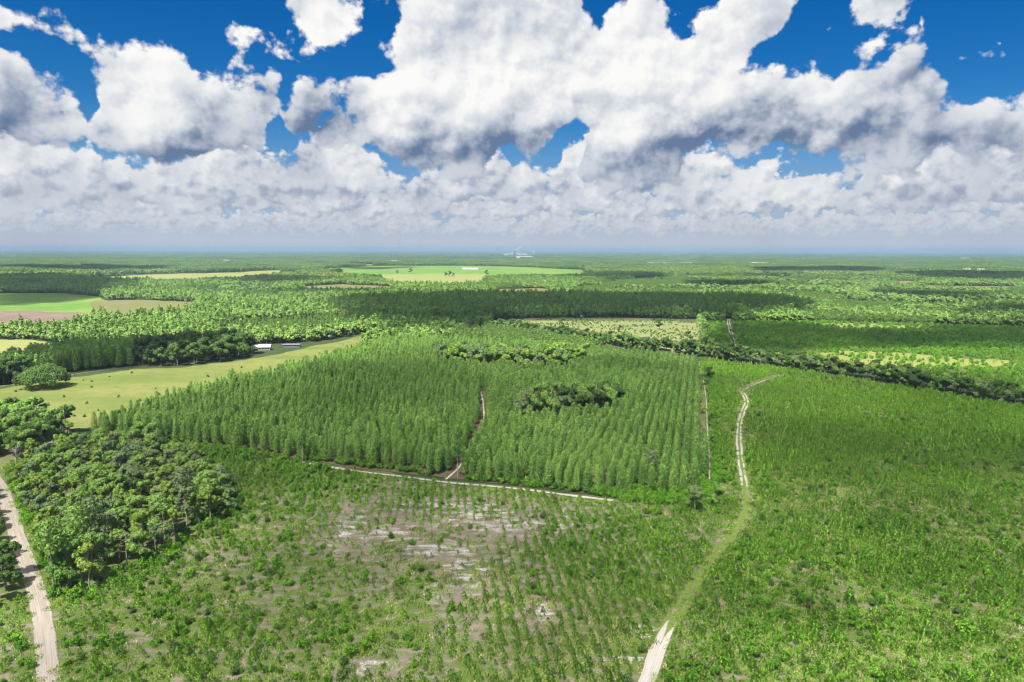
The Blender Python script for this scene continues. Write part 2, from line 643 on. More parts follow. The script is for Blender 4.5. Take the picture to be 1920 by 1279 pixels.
def broadleaf(seed, h=13.0, w=5.2, lobes=13, leaves=300, size=0.42, trunk_show=0.10, lean=0.0, spread=1.0):
    rng = np.random.default_rng(seed)
    base = h * trunk_show
    tp = [(0, 0, -0.3)]
    x = y = 0.0
    for z in (h * 0.2, h * 0.4, h * 0.62, h * 0.8):
        x += rng.normal(0, 0.25) + lean * 0.5
        y += rng.normal(0, 0.25)
        tp.append((x, y, z))
    tr = [tube(tp, [w * 0.07, w * 0.05, w * 0.04, w * 0.026, w * 0.01], 6)]
    CV, CF, CN, o = [], [], [], 0
    cc = np.array([x * 0.6, y * 0.6, base + (h - base) * 0.45])
    for i in range(lobes):
        k = i / max(lobes - 1, 1)
        z = base + (h - base) * (0.22 + 0.68 * ((i * 0.618) % 1.0))
        f = (z - base) / (h - base)
        rr = w * spread * math.sqrt(max(0.05, 1 - (2.0 * f - 0.85) ** 2 * 0.62)) * (0.55 + 0.3 * rng.random())
        a = i * 2.399 + rng.normal(0, 0.3)
        if i < 3:
            rr *= 0.3
            z = h * (0.80 + 0.05 * i)
        c = np.array([math.cos(a) * rr, math.sin(a) * rr, z])
        r = w * ((0.30 + 0.22 * rng.random()) if lobes < 12 else (0.20 + 0.20 * rng.random()))
        j = np.array(tp[2 if f < 0.5 else 3])
        tr.append(tube([j, (j + c) / 2 + np.array([0, 0, -0.4]), c], [w * 0.022, w * 0.014, w * 0.006], 4))
        D = rng.normal(0, 1, (leaves, 3))
        D /= np.linalg.norm(D, axis=1)[:, None]
        D = D[(D[:, 2] > -0.55)]
        rad = r * (0.72 + 0.36 * rng.random((len(D), 1)) ** 0.7) * (1 + 0.22 * np.sin(D[:, :1] * 5 + i) * np.cos(D[:, 1:2] * 4 + 2 * i))
        P = c + D * rad * np.array([1, 1, 0.80])
        v, q = leaf_quads(P, D + np.array([0, 0, 0.35]), size, rng)
        CV.append(v)
        CF.append(q + o)
        n1 = soft_normals(v, c - np.array([0, 0, r * 0.35]), rng)
        CN.append(n1)
        o += len(v)
    return join(tr), (np.concatenate(CV), np.concatenate(CF), np.concatenate(CN))


def pine(seed, h=14.0, w=2.0, start=0.38, whorls=20, per=6, size=0.42, flat=False):
    rng = np.random.default_rng(seed)
    bend = rng.normal(0, 0.15, 2)
    ax = lambda z: np.array([bend[0] * (z / h) ** 2, bend[1] * (z / h) ** 2, z])
    tr = [tube([ax(z) for z in (-0.3, h * 0.3, h * 0.6, h * 0.85, h * 0.98)], [h * 0.0105, h * 0.009, h * 0.0068, h * 0.0036, h * 0.001], 6)]
    C, N, K = [], [], []
    for i in range(whorls):
        f = (i + 0.5 * rng.random()) / whorls
        z = h * (start + (1.0 - start) * f)
        prof = (min(1.0, 0.55 + f / 0.30) * (1.02 - f) ** 0.62) if not flat else (0.45 + 0.55 * math.sin(math.pi * min(1, f * 0.9 + 0.12)))
        for k in range(per):
            a = 2 * math.pi * (k + 0.6 * rng.random()) / per + i * 1.1
            L = w * prof * (0.65 + 0.5 * rng.random()) + 0.12
            up = 0.25 + 0.35 * f
            d = np.array([math.cos(a), math.sin(a), up])
            if k % 3 == 0 and f < 0.9:
                p0 = ax(z)
                tr.append(tube([p0, p0 + d * L * 0.9], [h * 0.0022, h * 0.0008], 3))
            for s in (0.45, 0.75, 1.0):
                if s < 0.5 and L < w * 0.5:
                    continue
                C.append(ax(z) + d * L * s + rng.normal(0, 0.10, 3))
                N.append(d * 0.6 + np.array([0, 0, 0.8]))
    C.append(ax(h)); N.append(np.array([0.2, 0.1, 1.0]))
    C, N = np.array(C), np.array(N)
    C2 = np.concatenate([C, C + rng.normal(0, size * 0.5, C.shape)])
    N2 = np.concatenate([N, N + rng.normal(0, 0.9, N.shape)])
    V, F = leaf_quads(C2, N2, size, rng, 0.5, 0.55)
    ctr = np.stack([np.zeros(len(V)), np.zeros(len(V)), V[:, 2] - 0.9], 1)
    return join(tr), (V, F, soft_normals(V, ctr, rng, 0.4))


def young_pine(seed, h=2.4, w=0.42):
    rng = np.random.default_rng(seed)
    st = tube([(0, 0, -0.05), (0, 0, h * 0.6), (0.02, 0.02, h * 0.97)], [0.035, 0.025, 0.01], 4)
    C, N = [], []
    n = 64
    for i in range(n):
        f = (i + 0.5) / n
        z = h * (0.10 + 0.88 * f)
        a = i * 2.399 + rng.normal(0, 0.3)
        L = w * (1.15 - f) ** 0.75 * (0.5 + 0.7 * rng.random())
        C.append((math.cos(a) * L, math.sin(a) * L, z))
        N.append((math.cos(a), math.sin(a), 0.3))
    C, N = np.array(C), np.array(N)
    s = h * 0.085
    up = np.array([0, 0, 1.0])
    T = np.cross(N, up)
    T /= np.linalg.norm(T, axis=1)[:, None] + 1e-9
    tip = C + N * s * 1.1 + up * s * 1.1 + rng.normal(0, s * 0.35, C.shape)
    V = np.stack([C - T * s * 0.85, tip, C + T * s * 0.85, C - N * s * 0.5 - up * s * 0.7], 1).reshape(-1, 3)
    F = np.arange(4 * len(C)).reshape(-1, 4)
    ctr = np.stack([np.zeros(len(V)), np.zeros(len(V)), V[:, 2] - h * 0.15], 1)
    return st, (V, F, soft_normals(V, ctr, rng, 0.35))


def bush(seed, h=2.2, w=1.3, lobes=7, leaves=95, size=0.135):
    rng = np.random.default_rng(seed)
    CV, CF, CN, o = [], [], [], 0
    st = []
    for i in range(lobes):
        a = i * 2.4 + rng.random()
        r = w * 0.34 * (0.6 + 0.8 * rng.random())
        q_ = w * (0.18 + 0.42 * rng.random())
        c = np.array([math.cos(a) * q_, math.sin(a) * q_, h * (0.22 + 0.52 * rng.random())])
        if i == 0:
            c = np.array([0, 0, h * 0.74])
        st.append(tube([(0, 0, -0.1), c * 0.6, c], [0.05, 0.03, 0.01], 4))
        D = rng.normal(0, 1, (leaves, 3))
        D /= np.linalg.norm(D, axis=1)[:, None]
        P = c + D * r * (0.45 + 0.75 * rng.random((leaves, 1))) * np.array([1, 1, 1.25])
        P[:, 2] = np.maximum(P[:, 2], 0.05)
        v, q = leaf_quads(P, D + np.array([0, 0, 0.4]), size, rng)
        CV.append(v); CF.append(q + o); o += len(v)
        CN.append(soft_normals(v, c - np.array([0, 0, r * 0.4]), rng))
    return join(st), (np.concatenate(CV), np.concatenate(CF), np.concatenate(CN))


def live_oak(seed, rx=10.0, h=11.5, lobes=46, leaves=250):
    """a broad old oak whose crown reaches the ground"""
    rng = np.random.default_rng(seed)
    tr = [tube([(0, 0, -0.3), (0.2, 0.1, 2.5), (0.1, 0, 5)], [0.75, 0.6, 0.4], 7)]
    CV, CF, CN, o = [], [], [], 0
    for i in range(lobes):
        a = i * 2.399
        q = rx * math.sqrt((i + 0.5) / lobes)
        top = 1.2 + (h - 3.4) * math.sqrt(max(0.0, 1 - (q / (rx * 1.08)) ** 2))
        c = np.array([math.cos(a) * q, math.sin(a) * q, top * (0.82 + 0.25 * rng.random())])
        r = 1.7 + 1.1 * rng.random()
        tr.append(tube([(0, 0, 3.2), c * np.array([0.5, 0.5, 0.75]), c], [0.22, 0.13, 0.05], 4))
        D = rng.normal(0, 1, (leaves, 3))
        D /= np.linalg.norm(D, axis=1)[:, None]
        P = c + D * r * (0.7 + 0.4 * rng.random((leaves, 1)))
        P[:, 2] = np.maximum(P[:, 2], 0.1)
        v, f = leaf_quads(P, D + np.array([0, 0, 0.35]), 0.33, rng)
        CV.append(v); CF.append(f + o); o += len(v)
        CN.append(soft_normals(v, c - np.array([0, 0, r * 0.4]), rng))
    return join(tr), (np.concatenate(CV), np.concatenate(CF), np.concatenate(CN))


def snag(seed, h=9.0):
    rng = np.random.default_rng(seed)
    tr = [tube([(0, 0, -0.3), (0.1, 0, h * 0.5), (0.3, 0.1, h)], [0.2, 0.13, 0.04], 6)]
    br = []
    for i in range(16):
        z = h * (0.35 + 0.6 * rng.random())
        a = rng.random() * 6.28
        L = h * 0.25 * (1.25 - z / h) + 0.7
        e = np.array([math.cos(a) * L, math.sin(a) * L, z + L * 0.5])
        p0 = np.array([0.15, 0.03, z])
        br.append(tube([p0, (p0 + e) / 2 + rng.normal(0, .15, 3), e], [0.07, 0.045, 0.015], 4))
        for j in range(3):
            e2 = e + rng.normal(0, 0.7, 3)
            br.append(tube([(p0 + e) / 2, e2], [0.03, 0.008], 3))
    return join(tr), join(br)


def weed_patch(seed, r=1.5, n=95, h=0.55):
    rng = np.random.default_rng(seed)
    a = rng.random(n) * 6.28
    d = r * np.sqrt(rng.random(n))
    C = np.stack([np.cos(a) * d, np.sin(a) * d, np.zeros(n)], 1)
    hh = h * (0.35 + 0.9 * rng.random(n)) * (1.1 - 0.6 * d / r)
    th = rng.random(n) * 3.14
    W = np.stack([np.cos(th), np.sin(th), np.zeros(n)], 1) * (0.05 + 0.09 * rng.random((n, 1)))
    L = rng.normal(0, 0.35, (n, 3)) * hh[:, None]
    L[:, 2] = hh
    V = np.stack([C - W * 0.5, C + W * 0.5, C + L * 0.6 + W, C + L, ], 1)
    V = np.stack([C - W * 0.5, C + W * 0.5, C + L + W * 0.3, C + L * 0.62 - W], 1).reshape(-1, 3)
    F = np.arange(4 * n).reshape(-1, 4)
    N = np.tile(np.array([[0, 0, 1.0]]), (len(V), 1)) + np.repeat(rng.normal(0, 0.45, (n, 3)), 4, 0)
    N /= np.linalg.norm(N, axis=1)[:, None]
    return V, F, N


class Kind:
    """a plant with its trunk mesh, crown mesh and both joined for the stands"""
    def __init__(s, name, trunk, crown, mt, mc):
        (tv, tf), (cv, cf, cn) = trunk, crown
        s.trunk = new_mesh(name + '_trunk', tv, tf, [mt], smooth=True)
        s.crown = new_mesh(name + '_crown', cv, cf, [mc], normals=cn)
        V = np.concatenate([tv, cv])
        F = np.concatenate([tf, cf + len(tv)])
        tn = tv - np.stack([np.zeros(len(tv)), np.zeros(len(tv)), tv[:, 2]], 1)
        tn = tn / (np.linalg.norm(tn, axis=1)[:, None] + 1e-6)
        idx = np.concatenate([np.zeros(len(tf)), np.ones(len(cf))])
        s.both = new_mesh(name, V, F, [mt, mc], idx, normals=np.concatenate([tn, cn]))


OAKS = [Kind('oak', *broadleaf(20 + i, 12.5 + i * 0.8, 4.2 + 0.3 * (i % 3), 20 + i % 3, 400, 0.26), M_BARK, M_OAK) for i in range(4)]
SLIM = [Kind('slim_tree', *broadleaf(30 + i, 12.5 + i * 0.7, 2.6 + 0.2 * i, 15, 320, 0.25, 0.30), M_PALEBARK, [M_OAK, M_OAK_L, M_OAK_G][i]) for i in range(3)]
OAKS_D = [Kind('dark_oak', *broadleaf(40 + i, 12 + i, 4.7, 20, 380, 0.28), M_BARK, M_OAK_D) for i in range(3)]
OAKS_G = [Kind('grey_oak', *broadleaf(50 + i, 12 + i, 4.0, 18, 340, 0.26), M_PALEBARK, M_OAK_G) for i in range(2)]
SUNLIT_KINDS = [Kind('sunlit_leaf_tree', *broadleaf(65 + i, 11 + i, 4.0, 13, 360, 0.34), M_PALEBARK, M_SUNLIT) for i in range(2)]
OAKS_L = [Kind('light_tree', *broadleaf(60 + i, 12 + i, 3.4, 17, 340, 0.26), M_PALEBARK, M_OAK_L) for i in range(2)]
PINES = [Kind('pine', *pine(70 + i, 7.4 + 0.5 * i, 1.36 + 0.08 * i, 0.12, 26, 8, 0.215), M_BARK, M_PINE) for i in range(5)]
TALL_PINES = [Kind('tall_pine', *pine(90 + i, 19.0 + i, 3.4, 0.60, 12, 7, 0.55, True), M_PALEBARK, M_OAK_G if i == 0 else M_PINE) for i in range(3)]
YOUNG = [Kind('young_pine', *young_pine(100 + i, 1.6 + 0.2 * i, 0.64 + 0.06 * i), M_BARK, M_PINE_Y) for i in range(4)]
BUSHES = [Kind('bush', *bush(120 + i, 1.9 + 0.3 * i, 1.5 + 0.15 * i), M_BARK, M_BUSH) for i in range(3)]
BUSHES_D = [Kind('dark_bush', *bush(130 + i, 2.0 + 0.3 * i, 1.7), M_BARK, M_OAK_D) for i in range(2)]
SNAGS = [snag(140), snag(141, 7.5)]
SNAG_M = [(new_mesh('snag_trunk', *s[0], [M_PALEBARK], smooth=True), new_mesh('snag_branches', *s[1], [M_PALEBARK], smooth=True)) for s in SNAGS]
WEEDS = [weed_patch(150 + i) for i in range(3)]
WEED_M = [new_mesh('weeds', V, F, [M_WEED], normals=N) for V, F, N in WEEDS]
TWIG_M = [new_mesh('twigs', *weed_patch(160 + i, 1.3, 45, 0.4)[:2], [M_TWIG]) for i in range(2)]


# far plants: the same trees with fewer, larger leaves
def far_oak(seed, mat, h=13, w=5.0):
    return Kind('far_tree', *broadleaf(seed, h, w, 9, 46, 0.95), M_BARK, mat)


def far_pine(seed, mat, h=14, w=2.3):
    return Kind('far_pine', *pine(seed, h, w, 0.35, 9, 4, 0.85), M_BARK, mat)


FAR_O = [far_oak(200 + i, M_OAK, 11 + i) for i in range(3)]
FAR_OD = [far_oak(210 + i, M_OAK_D, 11 + i) for i in range(2)]
FAR_OL = [far_oak(220 + i, M_OAK_L, 10 + i) for i in range(2)]
FAR_OG = [far_oak(225 + i, M_OAK_G, 10 + i) for i in range(1)]
FAR_P = [far_pine(230 + i, M_PINE, 13 + i) for i in range(3)]
FAR_PY = [far_pine(240 + i, M_PINE_F, 9 + i, 1.9) for i in range(2)]


def wood_patch(name, seed, kinds, n=95, size=100.0):
    """a piece of far wood: many small trees in one mesh"""
    rng = np.random.default_rng(seed)
    VV, FF, NN, MI, o = [], [], [], [], 0
    mats = []
    for i in range(n):
        k = kinds[rng.integers(len(kinds))]
        if k not in mats:
            mats.append(k)
        V, F, N = TINY[k][rng.integers(2)]
        s = 0.60 + 0.42 * rng.random()
        a = rng.random() * 6.28
        Rm = np.array([[math.cos(a), -math.sin(a), 0], [math.sin(a), math.cos(a), 0], [0, 0, 1]])
        p = np.array([(rng.random() - .5) * size, (rng.random() - .5) * size, 0])
        VV.append((V * s) @ Rm.T + p)
        NN.append(N @ Rm.T)
        FF.append(F + o)
        MI.append(np.full(len(F), mats.index(k)))
        o += len(V)
    return new_mesh(name, np.concatenate(VV), np.concatenate(FF), mats, np.concatenate(MI), normals=np.concatenate(NN))


def tiny(seed, mat_pine, h, w):
    (tv, tf), (cv, cf, cn) = pine(seed, h, w, 0.3, 5, 4, 1.6) if mat_pine else broadleaf(seed, h, w, 6, 18, 1.6)
    return cv, cf, cn


TINY = {M_PINE: [tiny(300, True, 14, 2.6), tiny(301, True, 15, 2.6)], M_PINE_F: [tiny(302, True, 10, 2.3), tiny(303, True, 9, 2.3)],
        M_OAK: [tiny(304, False, 13, 5.2), tiny(305, False, 11, 5.0)], M_OAK_D: [tiny(306, False, 13, 5.2), tiny(307, False, 12, 5.2)],
        M_OAK_L: [tiny(308, False, 12, 4.8), tiny(309, False, 11, 5.0)], M_OAK_G: [tiny(310, False, 12, 4.8), tiny(311, False, 11, 5.0)]}
PATCH_MIX = [wood_patch('mixed_wood', 1, [M_OAK, M_OAK, M_PINE, M_OAK_G, M_OAK_D], 300), wood_patch('mixed_wood', 2, [M_OAK, M_PINE, M_PINE, M_OAK_L], 300)]
PATCH_PINE = [wood_patch('pine_wood', 3, [M_PINE], 330), wood_patch('pine_wood', 4, [M_PINE, M_PINE, M_PINE_F], 330)]
PATCH_DARK = [wood_patch('dark_wood', 5, [M_OAK_D, M_OAK_D, M_PINE], 300)]
PATCH_YOUNG = [wood_patch('young_wood', 6, [M_PINE_F, M_PINE_F, M_PINE_F, M_OAK_L], 380)]


# ------------------------------------------------------------------ stands: one object each, instanced on points
SRC = {}


def source(meshes, key):
    if key in SRC:
        return SRC[key]
    c = bpy.data.collections.new('source_' + key)
    for i, me in enumerate(meshes):
        o = bpy.data.objects.new('%s_%02d' % (key, i), me)
        c.objects.link(o)
    SRC[key] = c
    return c


def stand_group(coll):
    g = bpy.data.node_groups.new('stand', 'GeometryNodeTree')
    g.interface.new_socket('Geometry', in_out='INPUT', socket_type='NodeSocketGeometry')
    g.interface.new_socket('Geometry', in_out='OUTPUT', socket_type='NodeSocketGeometry')
    gi, go = g.nodes.new('NodeGroupInput'), g.nodes.new('NodeGroupOutput')
    ci = g.nodes.new('GeometryNodeCollectionInfo')
    ci.inputs['Collection'].default_value = coll
    ci.inputs['Separate Children'].default_value = True
    ci.inputs['Reset Children'].default_value = True
    ip = g.nodes.new('GeometryNodeInstanceOnPoints')
    ip.inputs['Pick Instance'].default_value = True

    def attr(name, typ):
        n = g.nodes.new('GeometryNodeInputNamedAttribute')
        n.data_type = typ
        n.inputs['Name'].default_value = name
        return n.outputs['Attribute']
    g.links.new(gi.outputs[0], ip.inputs['Points'])
    g.links.new(ci.outputs[0], ip.inputs['Instance'])
    g.links.new(attr('pick', 'INT'), ip.inputs['Instance Index'])
    g.links.new(attr('turn', 'FLOAT_VECTOR'), ip.inputs['Rotation'])
    g.links.new(attr('size', 'FLOAT_VECTOR'), ip.inputs['Scale'])
    g.links.new(ip.outputs[0], go.inputs[0])
    return g


def stand(name, P, meshes, key, smin=0.8, smax=1.2, label=None, cat=None, tilt=0.04, z=0.0, pick=None, size=None):
    """trees past counting: one object"""
    n = len(P)
    if n == 0:
        return None
    me = bpy.data.meshes.new(name)
    me.vertices.add(n)
    co = np.zeros((n, 3), np.float32)
    co[:, :2] = P
    co[:, 2] = z
    me.vertices.foreach_set('co', co.ravel())
    a = me.attributes.new('pick', 'INT', 'POINT')
    a.data.foreach_set('value', (RNG.integers(0, len(meshes), n) if pick is None else pick).astype(np.int32))
    a = me.attributes.new('turn', 'FLOAT_VECTOR', 'POINT')
    t = np.zeros((n, 3), np.float32)
    t[:, :2] = RNG.normal(0, tilt, (n, 2))
    t[:, 2] = RNG.random(n) * 6.283
    a.data.foreach_set('vector', t.ravel())
    a = me.attributes.new('size', 'FLOAT_VECTOR', 'POINT')
    s = (smin + (smax - smin) * RNG.random((n, 1))) * np.ones((1, 3)) * (0.92 + 0.16 * RNG.random((n, 3)))
    if size is not None:
        s = s * size[:, None]
    a.data.foreach_set('vector', s.astype(np.float32).ravel())
    o = link(name, me)
    md = o.modifiers.new('stand', 'NODES')
    md.node_group = stand_group(source(meshes, key))
    tag(o, label, cat, kind='stuff')
    return o


def both(kinds):
    return [k.both for k in kinds]


def tree(name, kind, x, y, s, label, cat, group=None, rz=None):
    """one tree as a thing: trunk and crown under an empty at its foot"""
    e = empty(name, (x, y, 0), random.random() * 6.28 if rz is None else rz, s)
    link('trunk', kind.trunk, e)
    link('crown', kind.crown, e)
    tag(e, label, cat, group)
    return e


# ------------------------------------------------------------------ the land
def pos_coords(nt):
    g = nt.nodes.new('ShaderNodeNewGeometry')
    return E(nt, g.outputs['Position'])


def stretch(nt, v, sx, sy):
    n = nt.nodes.new('ShaderNodeVectorMath')
    n.operation = 'MULTIPLY'
    nt.links.new(v.s, n.inputs[0])
    n.inputs[1].default_value = (sx, sy, 1)
    return E(nt, n.outputs[0])


def sheet_mat(name, cols, scale, fine=1.2, sx=1.0, sy=1.0):
    m, nt = new_mat(name)
    p = pos_coords(nt)
    n1 = noise(nt, stretch(nt, p, sx, sy), scale, 4.0, 0.6)
    n2 = noise(nt, p, fine, 4.0, 0.65)
    c = mixc(nt, n1.step(0.36, 0.64), cols[0], cols[1])
    c = mixc(nt, n2.step(0.45, 0.7) * 0.6, c, cols[2])
    finish(nt, bsdf(nt, c, 0.95, 0.05))
    return m


M_FLOOR = sheet_mat('forest_floor', [(0.030, 0.052, 0.020), (0.060, 0.080, 0.030), (0.055, 0.055, 0.032)], 0.0012, 0.15)  # kept dark: cloud shade on the far plain is put into this tone
M_PASTURE = sheet_mat('pasture_grass', [(0.100, 0.136, 0.035), (0.152, 0.164, 0.054), (0.084, 0.116, 0.034)], 0.016, 0.12, 0.5, 1.6)
M_CROP = sheet_mat('crop_green', [(0.080, 0.175, 0.030), (0.125, 0.210, 0.040), (0.170, 0.215, 0.058)], 0.006, 0.03)
M_HAY = sheet_mat('hay_field', [(0.200, 0.216, 0.078), (0.172, 0.204, 0.064), (0.228, 0.216, 0.096)], 0.006, 0.03)
M_DRY = sheet_mat('dry_grass', [(0.139, 0.134, 0.060), (0.120, 0.128, 0.046), (0.158, 0.143, 0.079)], 0.01, 0.08)
M_SOIL = sheet_mat('ploughed_soil', [(0.140, 0.104, 0.084), (0.168, 0.128, 0.104), (0.120, 0.088, 0.072)], 0.008, 0.05)
M_SCRUB = sheet_mat('cut_over_scrub', [(0.140, 0.165, 0.065), (0.180, 0.185, 0.085), (0.080, 0.115, 0.038)], 0.02, 0.12, 0.25, 1.6)
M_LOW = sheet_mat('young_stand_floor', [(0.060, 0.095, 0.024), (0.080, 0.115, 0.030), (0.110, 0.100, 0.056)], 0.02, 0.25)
M_DUFF = sheet_mat('needle_duff', [(0.110, 0.080, 0.058), (0.140, 0.105, 0.075), (0.080, 0.070, 0.042)], 0.05, 0.5)

SANDY = [(660, 985, 26, 26), (890, 965, 85, 22), (975, 985, 110, 14), (1050, 985, 40, 16), (720, 1000, 70, 16), (830, 1030, 90, 14), (880, 1085, 30, 22), (1020, 1145, 22, 16), (690, 1250, 34, 16),
         (640, 1000, 14, 30), (810, 945, 90, 12), (1200, 1185, 24, 14), (1175, 1235, 30, 12), (860, 1060, 60, 12), (800, 1110, 30, 16)]
BARE = [(830, 980, 220, 52), (850, 1035, 120, 30), (870, 1100, 60, 30), (710, 1250, 60, 20), (1015, 1150, 36, 22)]


def ellipse_world(e):
    cx, cy = G(e[0], e[1])
    rx = abs(G(e[0] + e[2], e[1])[0] - cx)
    ry = abs(G(e[0], e[1] - e[3])[1] - G(e[0], e[1] + e[3])[1]) / 2
    return cx, cy, rx, ry


def clearing_material():
    m, nt = new_mat('clearing_ground')
    p = pos_coords(nt)
    sp = nt.nodes.new('ShaderNodeSeparateXYZ')
    nt.links.new(p.s, sp.inputs[0])
    x, y = E(nt, sp.outputs[0]), E(nt, sp.outputs[1])

    def field(L):
        tot = None
        for e in L:
            cx, cy, rx, ry = ellipse_world(e)
            dx, dy = (x - cx) * (1 / rx), (y - cy) * (1 / ry)
            f = 1.0 - (dx * dx + dy * dy).op('SQRT')
            tot = f if tot is None else tot.max(f)
        return tot.max(-1.5)
    n_big = noise(nt, p, 0.05, 4.0, 0.6)
    n_mid = noise(nt, stretch(nt, p, 0.45, 1.0), 0.45, 5.0, 0.65)
    n_fine = noise(nt, p, 2.2, 4.0, 0.7)
    grass = mixc(nt, n_fine.step(0.35, 0.65), (0.066, 0.112, 0.020), (0.112, 0.142, 0.038))
    duff = mixc(nt, n_mid.step(0.35, 0.65), (0.140, 0.120, 0.094), (0.205, 0.180, 0.146))
    duff = mixc(nt, n_fine.step(0.5, 0.7) * 0.5, duff, (0.075, 0.065, 0.045))
    bare = field(BARE)
    k = (bare * 0.16 + (n_mid - 0.5) * 1.5 + (n_big - 0.5) * 0.8 + (n_fine - 0.5) * 0.9 + 0.14).step(-0.20, 0.20)
    c = mixc(nt, k, grass, duff)
    sand = mixc(nt, n_fine.step(0.3, 0.7), (0.33, 0.31, 0.295), (0.44, 0.42, 0.40))
    n_str = noise(nt, stretch(nt, p, 0.22, 1.0), 0.8, 5.0, 0.7)
    ks = (field(SANDY) * 0.40 + (n_str - 0.5) * 1.4 + (n_mid - 0.5) * 2.6 + (n_fine - 0.5) * 2.2 - 0.16).step(-0.02, 0.42)
    c = mixc(nt, ks, c, sand)
    finish(nt, bsdf(nt, c, 0.95, 0.05))
    return m


M_CLEARING = clearing_material()


def sheet(name, poly, z, mat, amp=3.0, depth=3, kind='structure', label=None):
    P = rough_line(poly, amp, depth, True)
    bm = bmesh.new()
    vs = [bm.verts.new((p[0], p[1], z)) for p in P]
    f = bm.faces.new(vs)
    if f.normal.z < 0:
        f.normal_flip()
    bmesh.ops.triangulate(bm, faces=[f])
    me = bpy.data.meshes.new(name)
    bm.to_mesh(me)
    bm.free()
    me.materials.append(mat)
    o = link(name, me)
    tag(o, label, kind=kind)
    return o


def smooth_line(line, step=2.5):
    s = np.concatenate([[0], np.cumsum(np.hypot(*np.diff(line, axis=0).T))])
    n = max(12, min(160, int(s[-1] / step)))
    q = np.linspace(0, s[-1], n)
    L = np.stack([np.interp(q, s, line[:, 0]), np.interp(q, s, line[:, 1])], 1)
    for _ in range(max(2, n // 12)):
        L[1:-1] = (L[:-2] + 2 * L[1:-1] + L[2:]) / 4
    return L


def ribbon(name, line, width, z, mat, wob=0.12, kind='structure'):
    """a strip along a ground line; uv x runs across it, uv y along it in metres"""
    L = smooth_line(line)
    d = np.gradient(L, axis=0)
    nrm = np.stack([d[:, 1], -d[:, 0]], 1)
    nrm /= np.linalg.norm(nrm, axis=1)[:, None] + 1e-9
    s = np.concatenate([[0], np.cumsum(np.hypot(*np.diff(L, axis=0).T))])
    w = np.interp(np.linspace(0, 1, len(L)), np.linspace(0, 1, len(width)), width) if not np.isscalar(width) else np.full(len(L), float(width))
    ease = np.ones(3) / 3
    wl = w * (1 + wob * np.convolve(RNG.normal(0, 1.6, len(L)), ease, 'same'))
    wr = w * (1 + wob * np.convolve(RNG.normal(0, 1.6, len(L)), ease, 'same'))
    K = 7
    V, UV = [], []
    for i in range(len(L)):
        for k in range(K):
            f = k / (K - 1)
            ww = -wl[i] * 0.5 * (1 - 2 * f) if f < 0.5 else wr[i] * 0.5 * (2 * f - 1)
            q = L[i] + nrm[i] * ww
            V.append((q[0], q[1], z))
            UV.append((f, s[i]))
    F = []
    for i in range(len(L) - 1):
        for k in range(K - 1):
            F.append((i * K + k, i * K + k + 1, (i + 1) * K + k + 1, (i + 1) * K + k))
    F = np.array(F)
    me = new_mesh(name, V, F, [mat], uv=UV)
    o = link(name, me)
    tag(o, kind=kind)
    return o


def track_mat(name, sand1, sand2, grass, ruts, green, bands=None):
    """green: how much grass covers the strip; ruts: positions of the wheel lines across it;
    bands: (metres along, grass) pairs where the cover changes along the way"""
    m, nt = new_mat(name)
    uv = nt.nodes.new('ShaderNodeUVMap')
    sp = nt.nodes.new('ShaderNodeSeparateXYZ')
    nt.links.new(uv.outputs[0], sp.inputs[0])
    u, v = E(nt, sp.outputs[0]), E(nt, sp.outputs[1])
    p = pos_coords(nt)
    nf = noise(nt, p, 1.6, 4.0, 0.65)
    nb = noise(nt, p, 0.12, 3.0, 0.6)
    ln = noise(nt, xyz(nt, u * 16.0, v * 0.06, 0.0), 1.0, 3.0, 0.6)
    c = mixc(nt, ln.step(0.35, 0.65), sand1, sand2)
    c = mixc(nt, nf.step(0.5, 0.75) * 0.35, c, tuple(0.7 * k for k in sand1))
    dist = None
    for r_ in ruts:
        d = (u - r_).op('ABSOLUTE')
        dist = d if dist is None else dist.min(d)
    cover = None
    if bands:
        cover = v * 0.0 + bands[0][1]
        for (v0, g0), (v1, g1) in zip(bands[:-1], bands[1:]):
            cover = cover + (v + (nb - 0.5) * 14.0).step(v0, v1, 0.0, g1 - g0)
    g = dist * 5.0 - 0.5 + (nf - 0.5) * 1.6 + (nb - 0.5) * 1.2
    g = (g + (green if cover is None else cover)).step(0.0, 0.3)
    gc = mixc(nt, nf.step(0.3, 0.7), tuple(0.62 * k for k in grass), tuple(1.3 * k for k in grass))
    gc = mixc(nt, noise(nt, p, 0.5, 3.0, 0.6).step(0.55, 0.72) * 0.5, gc, (0.17, 0.15, 0.09))
    finish(nt, bsdf(nt, mixc(nt, g, c, gc), 0.95, 0.05))
    return m


S1, S2 = (0.255, 0.220, 0.190), (0.335, 0.298, 0.262)
W1, W2 = (0.29, 0.265, 0.24), (0.40, 0.37, 0.34)
M_ROAD = track_mat('sand_road', S1, S2, (0.09, 0.115, 0.035), (0.3, 0.7, 0.5), -0.85)
M_TRACK = track_mat('wheel_track', W1, W2, (0.080, 0.115, 0.030), (0.25, 0.75), 0.25)
M_GRASSY = track_mat('grassy_track', W1, W2, (0.085, 0.110, 0.034), (0.3,), 0.35)
M_SANDPATH = track_mat('sand_path', (0.34, 0.32, 0.30), (0.44, 0.415, 0.39), (0.085, 0.100, 0.040), (0.5,), -0.15)

